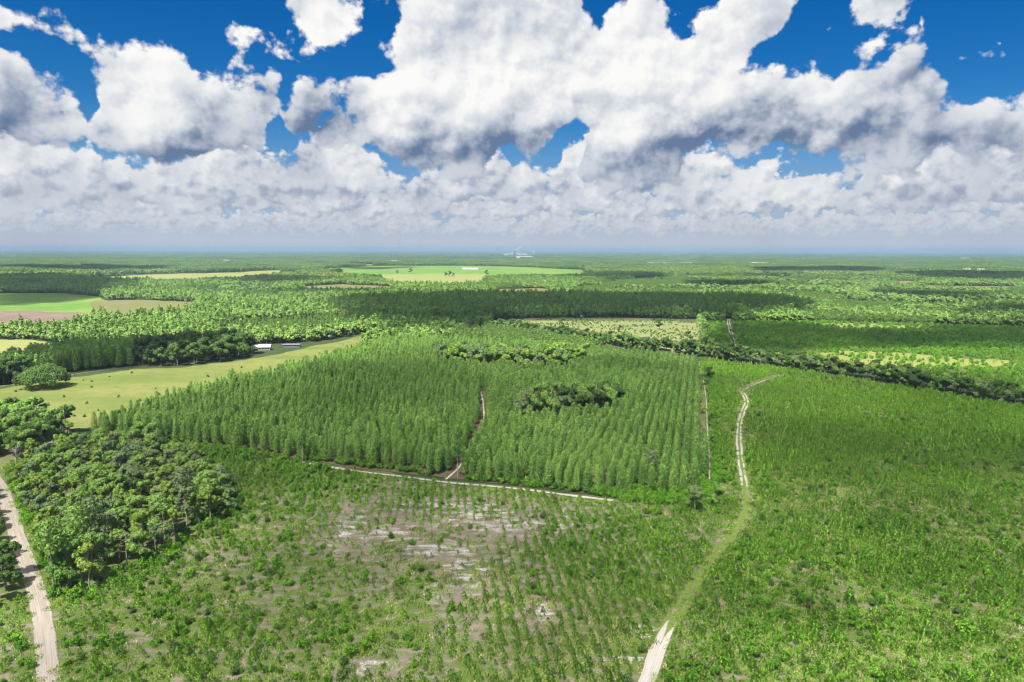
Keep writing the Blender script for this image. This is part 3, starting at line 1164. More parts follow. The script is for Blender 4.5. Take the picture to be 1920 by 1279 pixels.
# the ground, one sheet to the horizon
rings = [60, 300, 1200, 4000, 12000, 30000, 75000]
V, F = [(0, 0, 0)], []
for r_ in rings:
    for k in range(64):
        V.append((r_ * math.cos(k * math.pi / 32), r_ * math.sin(k * math.pi / 32), 0))
for k in range(64):
    F.append((0, 1 + k, 1 + (k + 1) % 64))
for i in range(len(rings) - 1):
    for k in range(64):
        a, b = 1 + i * 64, 1 + (i + 1) * 64
        F.append((a + k, b + k, b + (k + 1) % 64, a + (k + 1) % 64))
tag(link('ground', new_mesh('ground', V, F, [M_FLOOR])), kind='structure')

# ---- lines
L_ROAD = PG([(92, 1330), (90, 1279), (86, 1200), (75, 1130), (52, 1060), (34, 1010), (18, 960), (4, 915), (-30, 870)])
L_TRACK_A = PG([(1190, 1330), (1212, 1279), (1240, 1200), (1262, 1165)])
L_TRACK_B = PG([(1255, 1180), (1290, 1115), (1330, 1055), (1362, 1012), (1392, 985), (1400, 955), (1397, 925)])
L_TRACK_C = PG([(1398, 932), (1395, 900), (1388, 860), (1385, 825), (1386, 795), (1393, 770), (1401, 755), (1397, 742), (1390, 734)])
L_TRACK_D = PG([(1391, 736), (1410, 724), (1440, 712), (1462, 704)])
L_EDGE = PG([(1330, 905), (1330, 860), (1326, 800), (1325, 760), (1321, 725), (1317, 700)])
L_FRONT = PG([(560, 866), (620, 876), (690, 886), (760, 894), (840, 905), (930, 912), (1020, 922), (1110, 934), (1150, 938)])
L_GAP = PG([(836, 899), (858, 880), (880, 850), (900, 815), (908, 785), (906, 755), (902, 735)])
L_FARTRACK = PG([(1376, 645), (1371, 625), (1366, 605), (1367, 598)])
L_FARTRACK2 = PG([(1322, 640), (1316, 615), (1312, 600)])
L_PAST = PG([(-20, 727), (60, 717), (150, 700), (250, 687), (330, 685), (420, 676)])

ribbon('sand_road', L_ROAD, [3.7, 3.7, 3.7, 3.6, 3.5], 0.020, M_ROAD, 0.03)
L_MAIN = np.concatenate([L_TRACK_A, L_TRACK_B[1:], L_TRACK_C[1:]])
s_a = float(np.hypot(*np.diff(L_TRACK_A, axis=0).T).sum())
s_b = s_a + float(np.hypot(*np.diff(L_TRACK_B, axis=0).T).sum())
M_MAIN = track_mat('forest_track', (0.32, 0.30, 0.275), (0.43, 0.40, 0.37), (0.125, 0.175, 0.042), (0.24, 0.76), 0.0, [(0, -0.9), (s_a - 12, -0.7), (s_a + 6, 1.0), (s_b - 10, 0.95), (s_b + 12, 0.0), (s_b + 400, 0.1)])
ribbon('track', L_MAIN, [3.1, 3.0, 3.0, 2.9, 2.9, 2.8], 0.020, M_MAIN, 0.10)
ribbon('track', L_TRACK_D, [2.4, 5, 3], 0.024, M_GRASSY, 0.25)
ribbon('track', L_EDGE, 1.7, 0.022, track_mat('firebreak', W1, W2, (0.080, 0.115, 0.030), (0.5,), 0.15), 0.18)
ribbon('path', L_FRONT, 3.6, 0.026, M_SANDPATH, 0.15)
ribbon('path', L_GAP, 2.3, 0.030, M_SANDPATH, 0.15)
ribbon('track', L_FARTRACK, 4.5, 0.06, M_TRACK, 0.10)
ribbon('track', L_FARTRACK2, 4.0, 0.06, M_GRASSY, 0.10)
ribbon('path', L_PAST, 2.2, 0.05, M_GRASSY, 0.15)

# ---- areas (photograph pixels, read at ground level)
A_FORE = PG([(-300, 1400), (2250, 1400), (2100, 788), (1920, 762), (1700, 727), (1500, 696), (1420, 685), (1312, 672), (1322, 925), (1110, 936), (850, 908), (600, 872), (430, 846), (230, 830), (60, 850), (-100, 880)])
A_PLANT = PG([(175, 818), (300, 765), (420, 732), (560, 697), (650, 668), (720, 648), (800, 645), (950, 655), (1100, 665), (1305, 690), (1316, 760), (1322, 900), (1290, 930), (1110, 926), (850, 897), (600, 866), (430, 842), (300, 830)])
A_SUNLIT = PG([(812, 660), (850, 654), (960, 662), (1070, 668), (1115, 682), (1060, 700), (980, 702), (900, 700), (825, 688)])
A_GROVE_MID = PG([(950, 783), (1000, 764), (1080, 757), (1150, 763), (1172, 772), (1150, 783), (1080, 793), (1020, 798), (965, 797)])
A_GROVE = PG([(34, 915), (60, 880), (150, 850), (260, 845), (360, 870), (425, 920), (430, 965), (345, 1010), (280, 1060), (215, 1090), (150, 1110), (100, 1118), (92, 1060), (68, 1000), (48, 955)])
A_GROVE_W = PG([(-60, 880), (0, 935), (18, 985), (40, 1060), (48, 1110), (20, 1140), (-80, 1150)])
A_YARD = PG([(-60, 800), (0, 790), (60, 788), (110, 800), (140, 812), (120, 830), (60, 860), (-10, 880), (-60, 880)])
A_FIELD = PG([(-60, 735), (0, 730), (130, 708), (250, 692), (330, 690), (420, 680), (500, 668), (560, 656), (640, 640), (745, 614), (748, 618), (690, 640), (600, 676), (420, 726), (300, 758), (210, 795), (120, 802), (60, 782), (-60, 775)])
A_FIELD2 = PG([(-60, 636), (60, 637), (112, 648), (90, 668), (-60, 684)])
A_CROP_L = PG([(-80, 549), (120, 550), (185, 556), (240, 578), (215, 602), (120, 586), (-80, 588)])
A_DRY_L = PG([(175, 564), (260, 562), (375, 567), (360, 588), (270, 598), (215, 606), (190, 600)])
A_SOIL_L = PG([(-80, 586), (60, 582), (150, 586), (200, 593), (150, 610), (60, 620), (-80, 624)])
A_HAY_L = PG([(150, 522), (300, 514), (420, 511.5), (530, 506.5), (545, 515), (430, 528), (300, 530), (200, 529)])
A_CROP_C = PG([(590, 506), (640, 502), (720, 498.5), (900, 498.5), (1010, 502), (1110, 507.5), (1070, 520), (970, 519), (900, 515), (800, 514), (690, 521), (640, 514)])
A_HAY_C = PG([(690, 515), (800, 513.5), (905, 514.5), (930, 520), (915, 533), (830, 540), (735, 536)])
A_STRIP_C = PG([(650, 497.2), (702, 495.2), (704, 497), (660, 498.6)])
A_BARE_M = PG([(565, 537), (640, 533), (735, 537), (730, 549), (640, 548), (580, 549)])
A_BARE_M2 = PG([(920, 543), (1010, 540), (1040, 544), (1020, 556), (940, 556)])
A_HAY_R = PG([(1670, 527), (1715, 527), (1732, 532), (1690, 541)])
A_HAY_R2 = PG([(1722, 535), (1800, 536), (1905, 537), (1908, 546), (1800, 547), (1725, 545)])
A_YNG = PG([(1080, 556), (1250, 552), (1440, 556), (1540, 572), (1580, 590), (1750, 588), (1900, 575), (1960, 570), (1960, 556), (1700, 545), (1560, 532), (1450, 520), (1280, 518), (1160, 528), (1060, 540)])
A_YNG2 = PG([(540, 600), (640, 598), (700, 612), (600, 628), (500, 632), (380, 622), (420, 606)])
A_YNG3 = PG([(330, 545), (480, 535), (560, 548), (520, 565), (400, 562)])
A_CUT = PG([(905, 602), (1000, 597), (1150, 596), (1310, 599), (1320, 660), (1240, 652), (1120, 638), (1010, 624), (930, 614)])
A_RIGHT = PG([(1318, 603), (1500, 603), (1720, 608), (2050, 618), (2050, 765), (1920, 745), (1700, 712), (1500, 680), (1400, 668), (1330, 656)])
A_BEHIND = PG([(850, 634), (900, 622), (1000, 628), (1100, 644), (1130, 655), (1090, 660), (950, 652), (860, 644)])
L_HEDGE = PG([(755, 622), (850, 620), (930, 618), (1020, 630), (1100, 640), (1200, 652), (1300, 664), (1400, 678), (1500, 692), (1600, 706), (1700, 722), (1800, 738), (1920, 758), (2020, 775)])
A_DARKROW = PG([(-60, 722), (60, 712), (130, 698), (235, 688), (250, 690), (250, 662), (130, 672), (30, 690), (-60, 700)])
A_DARKOAK = PG([(250, 690), (330, 688), (420, 678), (485, 664), (470, 655), (380, 655), (250, 668)])
A_BAND = PG([(640, 572), (800, 568), (950, 566), (1200, 571), (1480, 572), (1500, 585), (1480, 597), (1250, 597), (900, 600), (790, 605), (700, 596)])

sheet('clearing', A_FORE, 0.006, M_CLEARING, 2.0)
sheet('plantation_floor', A_PLANT, 0.010, M_DUFF, 1.5)
sheet('yard', A_YARD, 0.014, M_SCRUB, 2.0)
sheet('pasture', A_FIELD, 0.030, M_PASTURE, 3.0)
sheet('meadow', A_FIELD2, 0.030, M_HAY, 3.0)
sheet('crop_field', A_CROP_L, 0.05, M_CROP, 5.0)
sheet('dry_field', A_DRY_L, 0.08, M_DRY, 8.0)
sheet('ploughed_field', A_SOIL_L, 0.11, M_SOIL, 5.0)
sheet('hay_field', A_HAY_L, 0.10, M_HAY, 12.0)
sheet('crop_field', A_CROP_C, 0.10, M_CROP, 10.0)
sheet('hay_field', A_HAY_C, 0.16, M_HAY, 10.0)
sheet('crop_field', A_STRIP_C, 0.10, M_CROP, 5.0)
for a_ in (A_BARE_M, A_BARE_M2, A_HAY_R, A_HAY_R2):
    sheet('hay_field', a_, 0.10, M_DRY, 8.0)
sheet('cut_over_land', A_CUT, 0.05, M_SCRUB, 4.0)
sheet('young_stand_ground', A_RIGHT, 0.04, M_LOW, 3.0)
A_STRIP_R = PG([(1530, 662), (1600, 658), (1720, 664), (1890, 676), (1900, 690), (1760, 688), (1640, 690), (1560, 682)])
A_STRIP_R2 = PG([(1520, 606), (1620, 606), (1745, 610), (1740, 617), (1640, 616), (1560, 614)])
M_STRIP = sheet_mat('sunny_grass', [(0.140, 0.180, 0.045), (0.185, 0.205, 0.062), (0.200, 0.190, 0.085)], 0.02, 0.10)  # yellowish grass, with the sunlit strips put into its colour
sheet('sunlit_grass_strip', A_STRIP_R, 0.07, M_STRIP, 6.0)
sheet('sunlit_grass_strip', A_STRIP_R2, 0.07, M_STRIP, 6.0)
sheet('young_stand_ground', A_BEHIND, 0.045, M_LOW, 3.0)
M_BRIGHT = sheet_mat('bright_stand_floor', [(0.100, 0.140, 0.034), (0.130, 0.160, 0.042), (0.150, 0.150, 0.060)], 0.006, 0.05)
for a_ in (A_YNG, A_YNG2, A_YNG3):
    sheet('young_stand_ground', a_, 0.05, M_BRIGHT, 8.0)

TRACKS = [(L_ROAD, 2.1), (L_TRACK_A, 1.9), (L_TRACK_B, 1.7), (L_TRACK_C, 1.8), (L_TRACK_D, 3.5), (L_EDGE, 1.4), (L_FRONT, 2.0), (L_GAP, 1.6)]


def off_tracks(P, extra=0.0):
    k = np.ones(len(P), bool)
    for l, w in TRACKS:
        k &= ~near_line(P, l, w + extra)
    return P[k]


def pxd(P):
    return np.hypot(P[:, 0], P[:, 1])


def ellipse_field(P, L):
    f = np.full(len(P), -9.0)
    for e in L:
        cx, cy, rx, ry = ellipse_world(e)
        f = np.maximum(f, 1 - np.hypot((P[:, 0] - cx) / rx, (P[:, 1] - cy) / ry))
    return f


# ------------------------------------------------------------------ foreground clearing: young pines, bushes, weeds
def track_x(y):
    """where the grassy track lies across the clearing at depth y"""
    L = np.concatenate([L_TRACK_A, L_TRACK_B[1:], L_TRACK_C[1:], L_TRACK_D[1:]])
    o = np.argsort(L[:, 1])
    return np.interp(y, L[o, 1], L[o, 0])


def keep_out_groves(P, grow=0.0):
    for a_ in (A_GROVE, A_GROVE_W, A_YARD, A_PLANT):
        P = P[~inside(P, a_)]
    return P


def keep_rows(P):
    return P[~inside(P, A_GROVE) & ~inside(P, A_PLANT)]


def visible_ground(P):
    P = P[in_view(P)]
    return P[(P[:, 1] > 104)]


# young pines stand in rows
Q = visible_ground(off_tracks(keep_out_groves(scatter(A_FORE, 2.6, 1.5, 0.22, 0.10)), 0.4))
right = Q[:, 0] > track_x(Q[:, 1])
bare = ellipse_field(Q, BARE)
n1 = vnoise(Q, 26, 3)
left_ok = ~right & (RNG.random(len(Q)) < np.clip(0.72 + (n1 - 0.5) * 1.9 - np.clip(bare, -0.5, 1) * 0.15, 0.25, 1.0))
right_ok = right & (RNG.random(len(Q)) < np.clip(0.70 + (n1 - 0.5) * 1.7, 0.15, 1.0))
YP = Q[left_ok | right_ok]
YR = right[left_ok | right_ok]
ysz = 0.42 + 0.85 * vnoise(YP, 18, 5) + 0.35 * (RNG.random(len(YP)) - 0.5) + np.where(YR, 0.12, 0.0) + np.clip((YP[:, 1] - 200) / 400, 0, 0.2)
ysz *= np.where(ellipse_field(YP, BARE) > 0.0, 0.72, 1.0)
o = np.argsort(pxd(YP) / ysz)
YP, YR, ysz = YP[o], YR[o], ysz[o]
seen = 0
rest = np.ones(len(YP), bool)
for i in range(len(YP)):
    x, y = YP[i]
    if seen >= 300:
        break
    if abs(x) > 0.74 * y or y < 116:
        continue
    k = YOUNG[i % 4]
    e = empty('young_pine', (x, y, 0), random.random() * 6.28, float(ysz[i] * (0.85 + 0.3 * random.random())))
    link('stem', k.trunk, e)
    link('crown', k.crown, e)
    size_ = 'tall' if ysz[i] > 1.25 else 'middling' if ysz[i] > 1.0 else 'small'
    if YR[i]:
        tag(e, '%s bright green young pine right of the track, %s' % (size_, 'far right' if x > 0.5 * y else 'midway' if x > 0.33 * y else 'close to it'), 'young pine', 'young pines right of the track')
    else:
        tag(e, '%s bright young pine in the clearing near the bottom, %s' % (size_, 'towards the sand road' if x < -0.4 * y else 'left of the middle' if x < -0.15 * y else 'in the middle' if x < 0.05 * y else 'towards the track'), 'young pine', 'young pines left of the track')
    rest[i] = False
    seen += 1
stand('young_pines', YP[rest], both(YOUNG), 'young_pine', 0.8, 1.2, 'young bright green pines covering the foreground clearing and land right of the track', 'young pines', 0.05, size=ysz[rest])

# bushes
Q = scatter(A_FORE, 2.3, None, 0.9)
rim = near_line(Q, np.concatenate([A_GROVE, A_GROVE[:1]]), 5.0) & inside(Q, A_GROVE)
Q = np.concatenate([keep_out_groves(Q), Q[rim]])
Q = visible_ground(off_tracks(Q, 0.6))
right = Q[:, 0] > track_x(Q[:, 1])
n2 = vnoise(Q, 15, 8)
bare = ellipse_field(Q, BARE)
pb = np.where(right, 0.26 + (n2 > 0.50) * 0.45, 0.05 + (n2 > 0.60) * 0.34) * np.where(bare > 0.1, 0.35, 1.0)
LUSH = [(110, 1200, 60, 110), (20, 1180, 60, 90), (270, 1170, 220, 130), (20, 1210, 70, 110), (560, 900, 190, 40), (330, 880, 200, 50), (1180, 1010, 150, 60), (60, 1290, 60, 60), (480, 1230, 130, 60)]
lush = ellipse_field(Q, LUSH)
pb = np.where(lush > 0, np.maximum(pb, 0.16 + 0.5 * np.clip(lush, 0, 1) + (n2 > 0.5) * 0.22), pb)
near_grove = near_line(Q, np.concatenate([A_GROVE, A_GROVE[:1]]), 6.0) | near_line(Q, PG([(230, 832), (430, 850), (600, 874)]), 9.0)
pb = np.where(near_grove, 0.8, pb)
strip = (Q[:, 0] > np.interp(Q[:, 1], L_EDGE[:, 1], L_EDGE[:, 0])) & (Q[:, 0] < track_x(Q[:, 1])) & (Q[:, 1] > 225)
pb = np.where(strip, np.maximum(pb, 0.45), pb)
keep = RNG.random(len(Q)) < pb
BP, BR, BN = Q[keep], right[keep], near_grove[keep]
bsz = (0.38 + 0.75 * RNG.random(len(BP)) ** 2.0) * np.where(BN, 1.25, 0.95)
o = np.argsort(pxd(BP) / bsz)
BP, BR, BN, bsz = BP[o], BR[o], BN[o], bsz[o]
rest = np.ones(len(BP), bool)
seen = 0
for i in range(len(BP)):
    x, y = BP[i]
    if seen >= 300:
        break
    if abs(x) > 0.74 * y or y < 116:
        continue
    k = BUSHES_D[i % 2] if i % 6 == 0 else BUSHES[i % 3]
    e = empty('bush', (x, y, 0), random.random() * 6.28, float(bsz[i]))
    link('stems', k.trunk, e)
    link('foliage', k.crown, e)
    tone_ = ('dark' if i % 6 == 0 else 'bright green') + (' large' if bsz[i] > 1.1 else ' small' if bsz[i] < 0.75 else '')
    if BN[i]:
        tag(e, '%s bush crowding the foot of the grove by the sand road' % tone_, 'bush', 'bushes at the foot of the grove')
    elif BR[i]:
        tag(e, '%s bush right of the track, %s' % (tone_, 'far right' if x > 0.5 * y else 'midway' if x > 0.33 * y else 'close to it'), 'bush', 'bushes right of the track')
    else:
        tag(e, '%s bush in the clearing near the bottom, %s' % (tone_, 'left of the sand road' if x < -0.68 * y else 'towards the sand road' if x < -0.4 * y else 'left of the middle' if x < -0.15 * y else 'in the middle' if x < 0.05 * y else 'towards the track'), 'bush', 'bushes in the clearing')
    rest[i] = False
    seen += 1
stand('bushes', BP[rest], both(BUSHES) + both(BUSHES_D[:1]), 'bush', 0.9, 1.1, 'green bushes scattered over the clearing', 'bushes', 0.08, size=bsz[rest])

# weeds and dry twigs
Q = visible_ground(off_tracks(keep_out_groves(scatter(A_FORE, 1.45, None, 0.9)), -0.75))
right = Q[:, 0] > track_x(Q[:, 1])
bare = ellipse_field(Q, BARE)
n3 = vnoise(Q, 9, 12)
pw = np.clip(0.50 + (n3 - 0.5) * 2.0 - np.clip(bare, -0.3, 1) * 0.55, 0.06, 1.0)
pw = np.where(right, np.clip(pw + 0.15, 0, 1), pw * 0.62)
pw *= np.clip(1.35 - pxd(Q) / 420, 0.25, 1.0)
W = Q[RNG.random(len(Q)) < pw]
stand('weeds', W, WEED_M, 'weeds', 0.6, 1.25, 'low weeds and grass covering the clearing', 'weeds', 0.03)
T = Q[(RNG.random(len(Q)) < 0.13) & (pxd(Q) < 260)]
stand('dry_brush', T, TWIG_M, 'twigs', 0.6, 1.2, 'dry grey brown brush lying in the clearing', 'brush', 0.1)
# odd ones
tree('bush', BUSHES[1], *G(1808, 1190), 1.5, 'large pale yellow green bush standing out at the lower right', 'bush')
k = Kind('dead_young_pine', *young_pine(177, 2.6, 0.5), M_BARK, leaf_mat('dead_needles', (0.105, 0.062, 0.034), (0.120, 0.072, 0.040), None))
e = tree('young_pine', k, *G(1514, 1150), 1.0, 'dead rust brown young pine among the green ones', 'young pine')

# ------------------------------------------------------------------ the broadleaf grove by the road
LOOKS = [(OAKS, 'green'), (OAKS_D, 'dark green'), (OAKS_G, 'greyish'), (OAKS_L, 'pale green'), (SUNLIT_KINDS, 'yellow green'), (SLIM, 'slim upright')]


def place_grove(area, step, names, label, group, smin=0.75, smax=1.1, limit=300, name='broadleaf_tree', where=None):
    P = scatter(area, step, None, 0.45)
    P = off_tracks(P, 2.2)
    P = P[np.argsort(pxd(P))]
    for i, (x, y) in enumerate(P[:limit]):
        r_ = RNG.random()
        for p_, kinds in names:
            if r_ < p_:
                break
        k = kinds[int(RNG.integers(len(kinds)))]
        look = [l_ for ks_, l_ in LOOKS if kinds is ks_][0]
        lab = label % look if where is None else label % (look, where(x, y))
        tree(name, k, x, y, smin + (smax - smin) * float(RNG.random()), lab, 'tree', group)
    return P


MIXG = [(0.30, OAKS), (0.34, OAKS_D), (0.76, SLIM), (0.88, OAKS_G), (1.0, OAKS_L)]
def grove_place(x, y):
    d = math.hypot(x, y)
    px = x / y
    if near_line(np.array([[x, y]]), A_GROVE[6:13], 5.0)[0]:
        return 'on the clearing side of the grove' + (' near the road' if px < -0.62 else ' at its right end' if px < -0.45 else '')
    if near_line(np.array([[x, y]]), L_ROAD, 12.0)[0]:
        return 'along the sand road, on its right side'
    return 'in the back of the roadside grove' if d > 225 else 'in the middle of the roadside grove'


place_grove(A_GROVE, 4.9, MIXG, '%s broadleaf tree %s', 'trees of the grove by the sand road', 0.58, 0.92, 230, where=grove_place)
place_grove(A_GROVE_W, 5.0, [(0.6, OAKS_D), (1.0, OAKS)], '%s broadleaf tree at the left edge beside the sand road', 'trees left of the sand road', 0.5, 0.75, 40)
P = place_grove(A_YARD, 6.0, [(0.5, OAKS_D), (1.0, OAKS)], '%s broadleaf tree in the group between the pasture and the grove', 'trees beside the pasture corner', 0.7, 1.0, 60)

for (px, py, k, s, lab) in [
    (101, 1108, TALL_PINES[1], 0.86, 'tall thin pine with bare trunk right beside the sand road'),
    (150, 1075, TALL_PINES[2], 0.80, 'tall pine with pale leaning trunk at the front of the grove'),
    (176, 1060, TALL_PINES[0], 0.92, 'tall pine with broad greyish crown rising above the grove front'),
    (350, 978, TALL_PINES[0], 0.85, 'tall pine with bare pale trunk at the right end of the grove'),
    (1222, 908, TALL_PINES[0], 0.62, 'tall pine with bare pale trunk at the plantation front near its right corner'),
    (858, 895, TALL_PINES[1], 0.66, 'tall pine with slim trunk beside the sandy gap in the plantation front'),
    (568, 866, TALL_PINES[2], 0.6, 'tall slim pine at the plantation front left of the sand path'),
    (62, 868, OAKS_L[0], 0.8, 'pale yellow green tree beside the bare yard at the far left')]:
    tree('tall_pine' if 'pine' in lab[:10] or 'pine' in lab else 'broadleaf_tree', k, *G(px, py), s, lab, 'tree')
for (px, py, j, s, rz, lab) in [(238, 1060, 0, 1.0, 0.4, 'bare grey dead tree at the front of the grove'), (310, 960, 1, 1.2, 2.0, 'bare pale dead tree inside the grove'),
                                (32, 885, 1, 1.3, 1.1, 'bare grey dead tree above the yard at the far left')]:
    e = empty('dead_tree', (*G(px, py), 0), rz, s)
    link('trunk', SNAG_M[j][0], e)
    link('branches', SNAG_M[j][1], e)
    tag(e, lab, 'tree')
tree('broadleaf_tree', OAKS_G[0], *G(1303, 960), 0.72, 'round grey green tree at the near right corner of the plantation', 'tree')
tree('broadleaf_tree', OAKS[1], *G(1345, 950), 0.52, 'dark green tree beside the round grey one at the plantation corner', 'tree')
for (px, py, s_, k_, lab) in [(1320, 722, 0.62, OAKS_G[0], 'grey green tree at the far end of the firebreak beside the plantation'),
                             (1330, 712, 0.70, OAKS_D[0], 'dark tree behind the grey one at the far end of the firebreak'),
                             (1334, 790, 0.30, OAKS_D[1], 'small dark tree midway along the firebreak'),
                             (1336, 835, 0.28, OAKS_D[2], 'small dark tree along the near half of the firebreak')]:
    tree('broadleaf_tree', k_, *G(px, py), s_, lab, 'tree')
tree('broadleaf_tree', OAKS_G[1], *G(430, 962), 0.62, 'grey green tree at the right tip of the grove', 'tree')

# ------------------------------------------------------------------ the pine plantation
Qa = scatter(A_PLANT, 3.45, 2.6, 0.17, -0.267)
Qb = scatter(A_PLANT, 3.3, 2.9, 0.42, 0.2)
gapx = lambda P: np.interp(P[:, 1], L_GAP[:, 1], L_GAP[:, 0])
Q = np.concatenate([Qa[Qa[:, 0] > gapx(Qa)], Qb[Qb[:, 0] <= gapx(Qb)]])
Q = off_tracks(Q, 0.3)
Q = Q[~inside(Q, A_GROVE_MID) & ~inside(Q, A_SUNLIT)]
Q = Q[RNG.random(len(Q)) < 0.78 + 0.5 * (vnoise(Q, 14, 20) - 0.35)]
psz = 0.66 + 0.40 * vnoise(Q, 26, 21) + 0.30 * RNG.random(len(Q))
o = np.argsort(pxd(Q))
front = near_line(Q, L_FRONT, 34) | near_line(Q, PG([(175, 818), (300, 830), (430, 842), (600, 866)]), 12)
o = np.argsort(pxd(Q) - front * 500.0)
Q, psz, front = Q[o], psz[o], front[o]
LF = smooth_line(L_FRONT, 1.5)
for i in range(300):
    x, y = Q[i]
    gx = np.interp(y, L_GAP[:, 1], L_GAP[:, 0])
    dist = min(np.hypot(*(np.array([x, y]) - p_)) for p_ in LF)
    row = 'edge row beside the path' if dist < 7 else 'second rows back' if dist < 14 else 'rows behind the edge' if dist < 24 else 'rows deeper behind the edge'
    if x > gx:
        third = 'near the gap' if x < 5 else 'towards the right corner' if x > 35 else 'in the middle stretch'
        lab, grp = 'plantation pine right of the sandy gap, %s, %s' % (row, third), 'front row pines right of the gap'
    else:
        lab, grp = 'plantation pine left of the sandy gap, %s%s' % (row, ', towards the far left' if x < -60 else ''), 'front row pines left of the gap'
    tree('pine_tree', PINES[i % 5], x, y, float(psz[i]), lab, 'pine', grp)
stand('pine_plantation', Q[300:], both(PINES), 'pine', 0.94, 1.06, 'dense rows of green plantation pines in the middle of the view', 'pines', 0.03, size=psz[300:])
# low growth along its front and left edge
Q = scatter(PG([(300, 838), (430, 850), (600, 873), (560, 866), (430, 842), (300, 829)]), 1.6, None, 0.8)
Q2 = scatter(A_PLANT, 1.7, None, 0.8)
Q2 = Q2[near_line(Q2, L_FRONT, 6.5) & ~near_line(Q2, L_FRONT, 2.4) & ~near_line(Q2, L_GAP, 2.4) & (vnoise(Q2, 8, 77) > 0.42)]
Q3 = scatter(PG([(1100, 918), (1100, 938), (1290, 950), (1345, 945), (1345, 880), (1318, 880), (1300, 915)]), 1.5, None, 0.8)
Q3 = Q3[~near_line(Q3, L_FRONT, 2.2) & ~near_line(Q3, L_EDGE, 1.3)]
LE = smooth_line(L_EDGE, 1.3)
Q4 = LE + np.array([2.6, 0.0]) + RNG.normal(0, 0.7, LE.shape)
Q4 = np.concatenate([Q4[vnoise(Q4, 9, 79) > 0.38], (LE + np.array([3.8, 0.0]) + RNG.normal(0, 1.0, LE.shape))[::2]])
Q = np.concatenate([Q, Q2, Q3, Q4])
stand('edge_bushes', Q, both(BUSHES), 'bush', 0.6, 1.2, 'bushes along the near left edge of the plantation', 'bushes')
place_grove(A_GROVE_MID, 6.4, [(0.45, OAKS), (0.7, OAKS_G), (0.92, OAKS_D), (1.0, OAKS_L)], '%s tree in the round grove inside the plantation', 'trees of the grove inside the plantation', 0.85, 1.1, 60, 'grove_tree')
place_grove(A_SUNLIT, 7.0, [(0.60, SUNLIT_KINDS), (0.82, OAKS), (1.0, OAKS_G)], '%s tree in the sunlit band behind the plantation', 'sunlit trees behind the plantation', 1.0, 1.3, 80, 'sunlit_tree')


# ------------------------------------------------------------------ middle distance
FIELDS = [A_FIELD, A_FIELD2, A_CROP_L, A_DRY_L, A_SOIL_L, A_HAY_L, A_CROP_C, A_HAY_C, A_STRIP_C, A_BARE_M, A_BARE_M2, A_HAY_R, A_HAY_R2, A_CUT, A_RIGHT, A_BEHIND, A_PLANT, A_FORE, A_GROVE, A_YARD]
STANDS = [A_YNG, A_YNG3]


def not_fields(P, grow=None):
    k = np.ones(len(P), bool)
    for f in FIELDS:
        k &= ~inside(P, f)
    return P[k]


# single trees of the pasture
BIG_OAK = Kind('big_oak', *live_oak(88), M_BARK, M_OAK_D)
for (px, py, k, s, lab) in [
    (82, 727, BIG_OAK, 1.2, 'large round dark oak standing alone at the left end of the pasture'),
    (745, 514, OAKS_D[1], 1.0, 'lone small tree in the far green crop field'),
    (770, 513, OAKS_D[0], 1.5, 'dark tree clump at the edge of the far crop field, left of the barn'),
    (836, 519, OAKS_D[1], 1.1, 'left tree of the trio in the far pale hay field'),
    (843, 519, OAKS_D[2], 1.3, 'middle tree of the trio in the far pale hay field'),
    (850, 519, OAKS_D[0], 1.0, 'right tree of the trio in the far pale hay field'),
    (912, 517, OAKS_D[1], 1.4, 'dark tree at the right edge of the far pale hay field')]:
    tree('broadleaf_tree', k, *G(px, py), s, lab, 'tree')
for i, (px, py) in enumerate([(205, 707), (239, 693), (247, 700), (172, 716), (172, 727), (156, 714), (140, 704), (390, 707), (430, 697), (453, 690), (292, 729), (163, 757), (158, 782), (139, 781), (30, 735),
                              (428, 703), (440, 700), (298, 741), (310, 735), (222, 745), (184, 770), (120, 745), (262, 752)]):
    k = BUSHES_D[i % 2]
    e = empty('bush', (*G(px, py), 0.03), i * 1.3, 0.45 + 0.30 * ((i * 7) % 5) / 5)
    link('stems', k.trunk, e)
    link('foliage', k.crown, e)
    tag(e, 'small dark bush dotted on the open pale pasture, %s' % ('at its right end' if px > 380 else 'in its middle' if px > 200 else 'at its left end'), 'bush', 'bushes on the pasture')

# dark row and oaks along the pasture
P = scatter(A_DARKROW, 3.6, None, 0.4)
stand('dark_pine_row', P, both(PINES), 'pine', 1.4, 1.75, 'dark row of tall pines along the left end of the pasture', 'pines')
P = np.concatenate([scatter(A_DARKOAK, 8.5, None, 0.4), scatter(PG([(-60, 728), (20, 722), (60, 716), (40, 708), (-60, 712)]), 6, None, 0.4)])
for i, (x, y) in enumerate(P):
    k = OAKS_D[i % 3]
    tree('oak_tree', k, x, y, 1.0 + 0.4 * float(RNG.random()), ('dark oak in the clump\'s %s beside the metal roofed house' % ('front' if y < G(350, 676)[1] else 'back') + (', near the house' if x / y > -0.42 else ', at its left end' if x / y < -0.49 else '')) if x > G(240, 690)[0] else 'dark oak at the left end of the dark pine row', 'tree',
         'oaks beside the house' if x > G(240, 690)[0] else 'oaks ending the pine row')
# hedge line behind the plantation and across the right
P = []
for a_, b_ in zip(L_HEDGE[:-1], L_HEDGE[1:]):
    n = int(np.hypot(*(b_ - a_)) / 1.3)
    t_ = RNG.random(n)[:, None]
    P.append(a_ + (b_ - a_) * t_ + RNG.normal(0, 1, (n, 2)) * np.array([3.0, 6.5]))
P = np.concatenate(P)
P = P[~near_line(P, L_FARTRACK, 5)]
stand('tree_line', P, both(OAKS_D) + both(OAKS_G[:1]) + both(OAKS[:1]), 'dark_mix', 0.55, 0.9, 'dark line of trees behind the plantation running off to the right', 'trees')
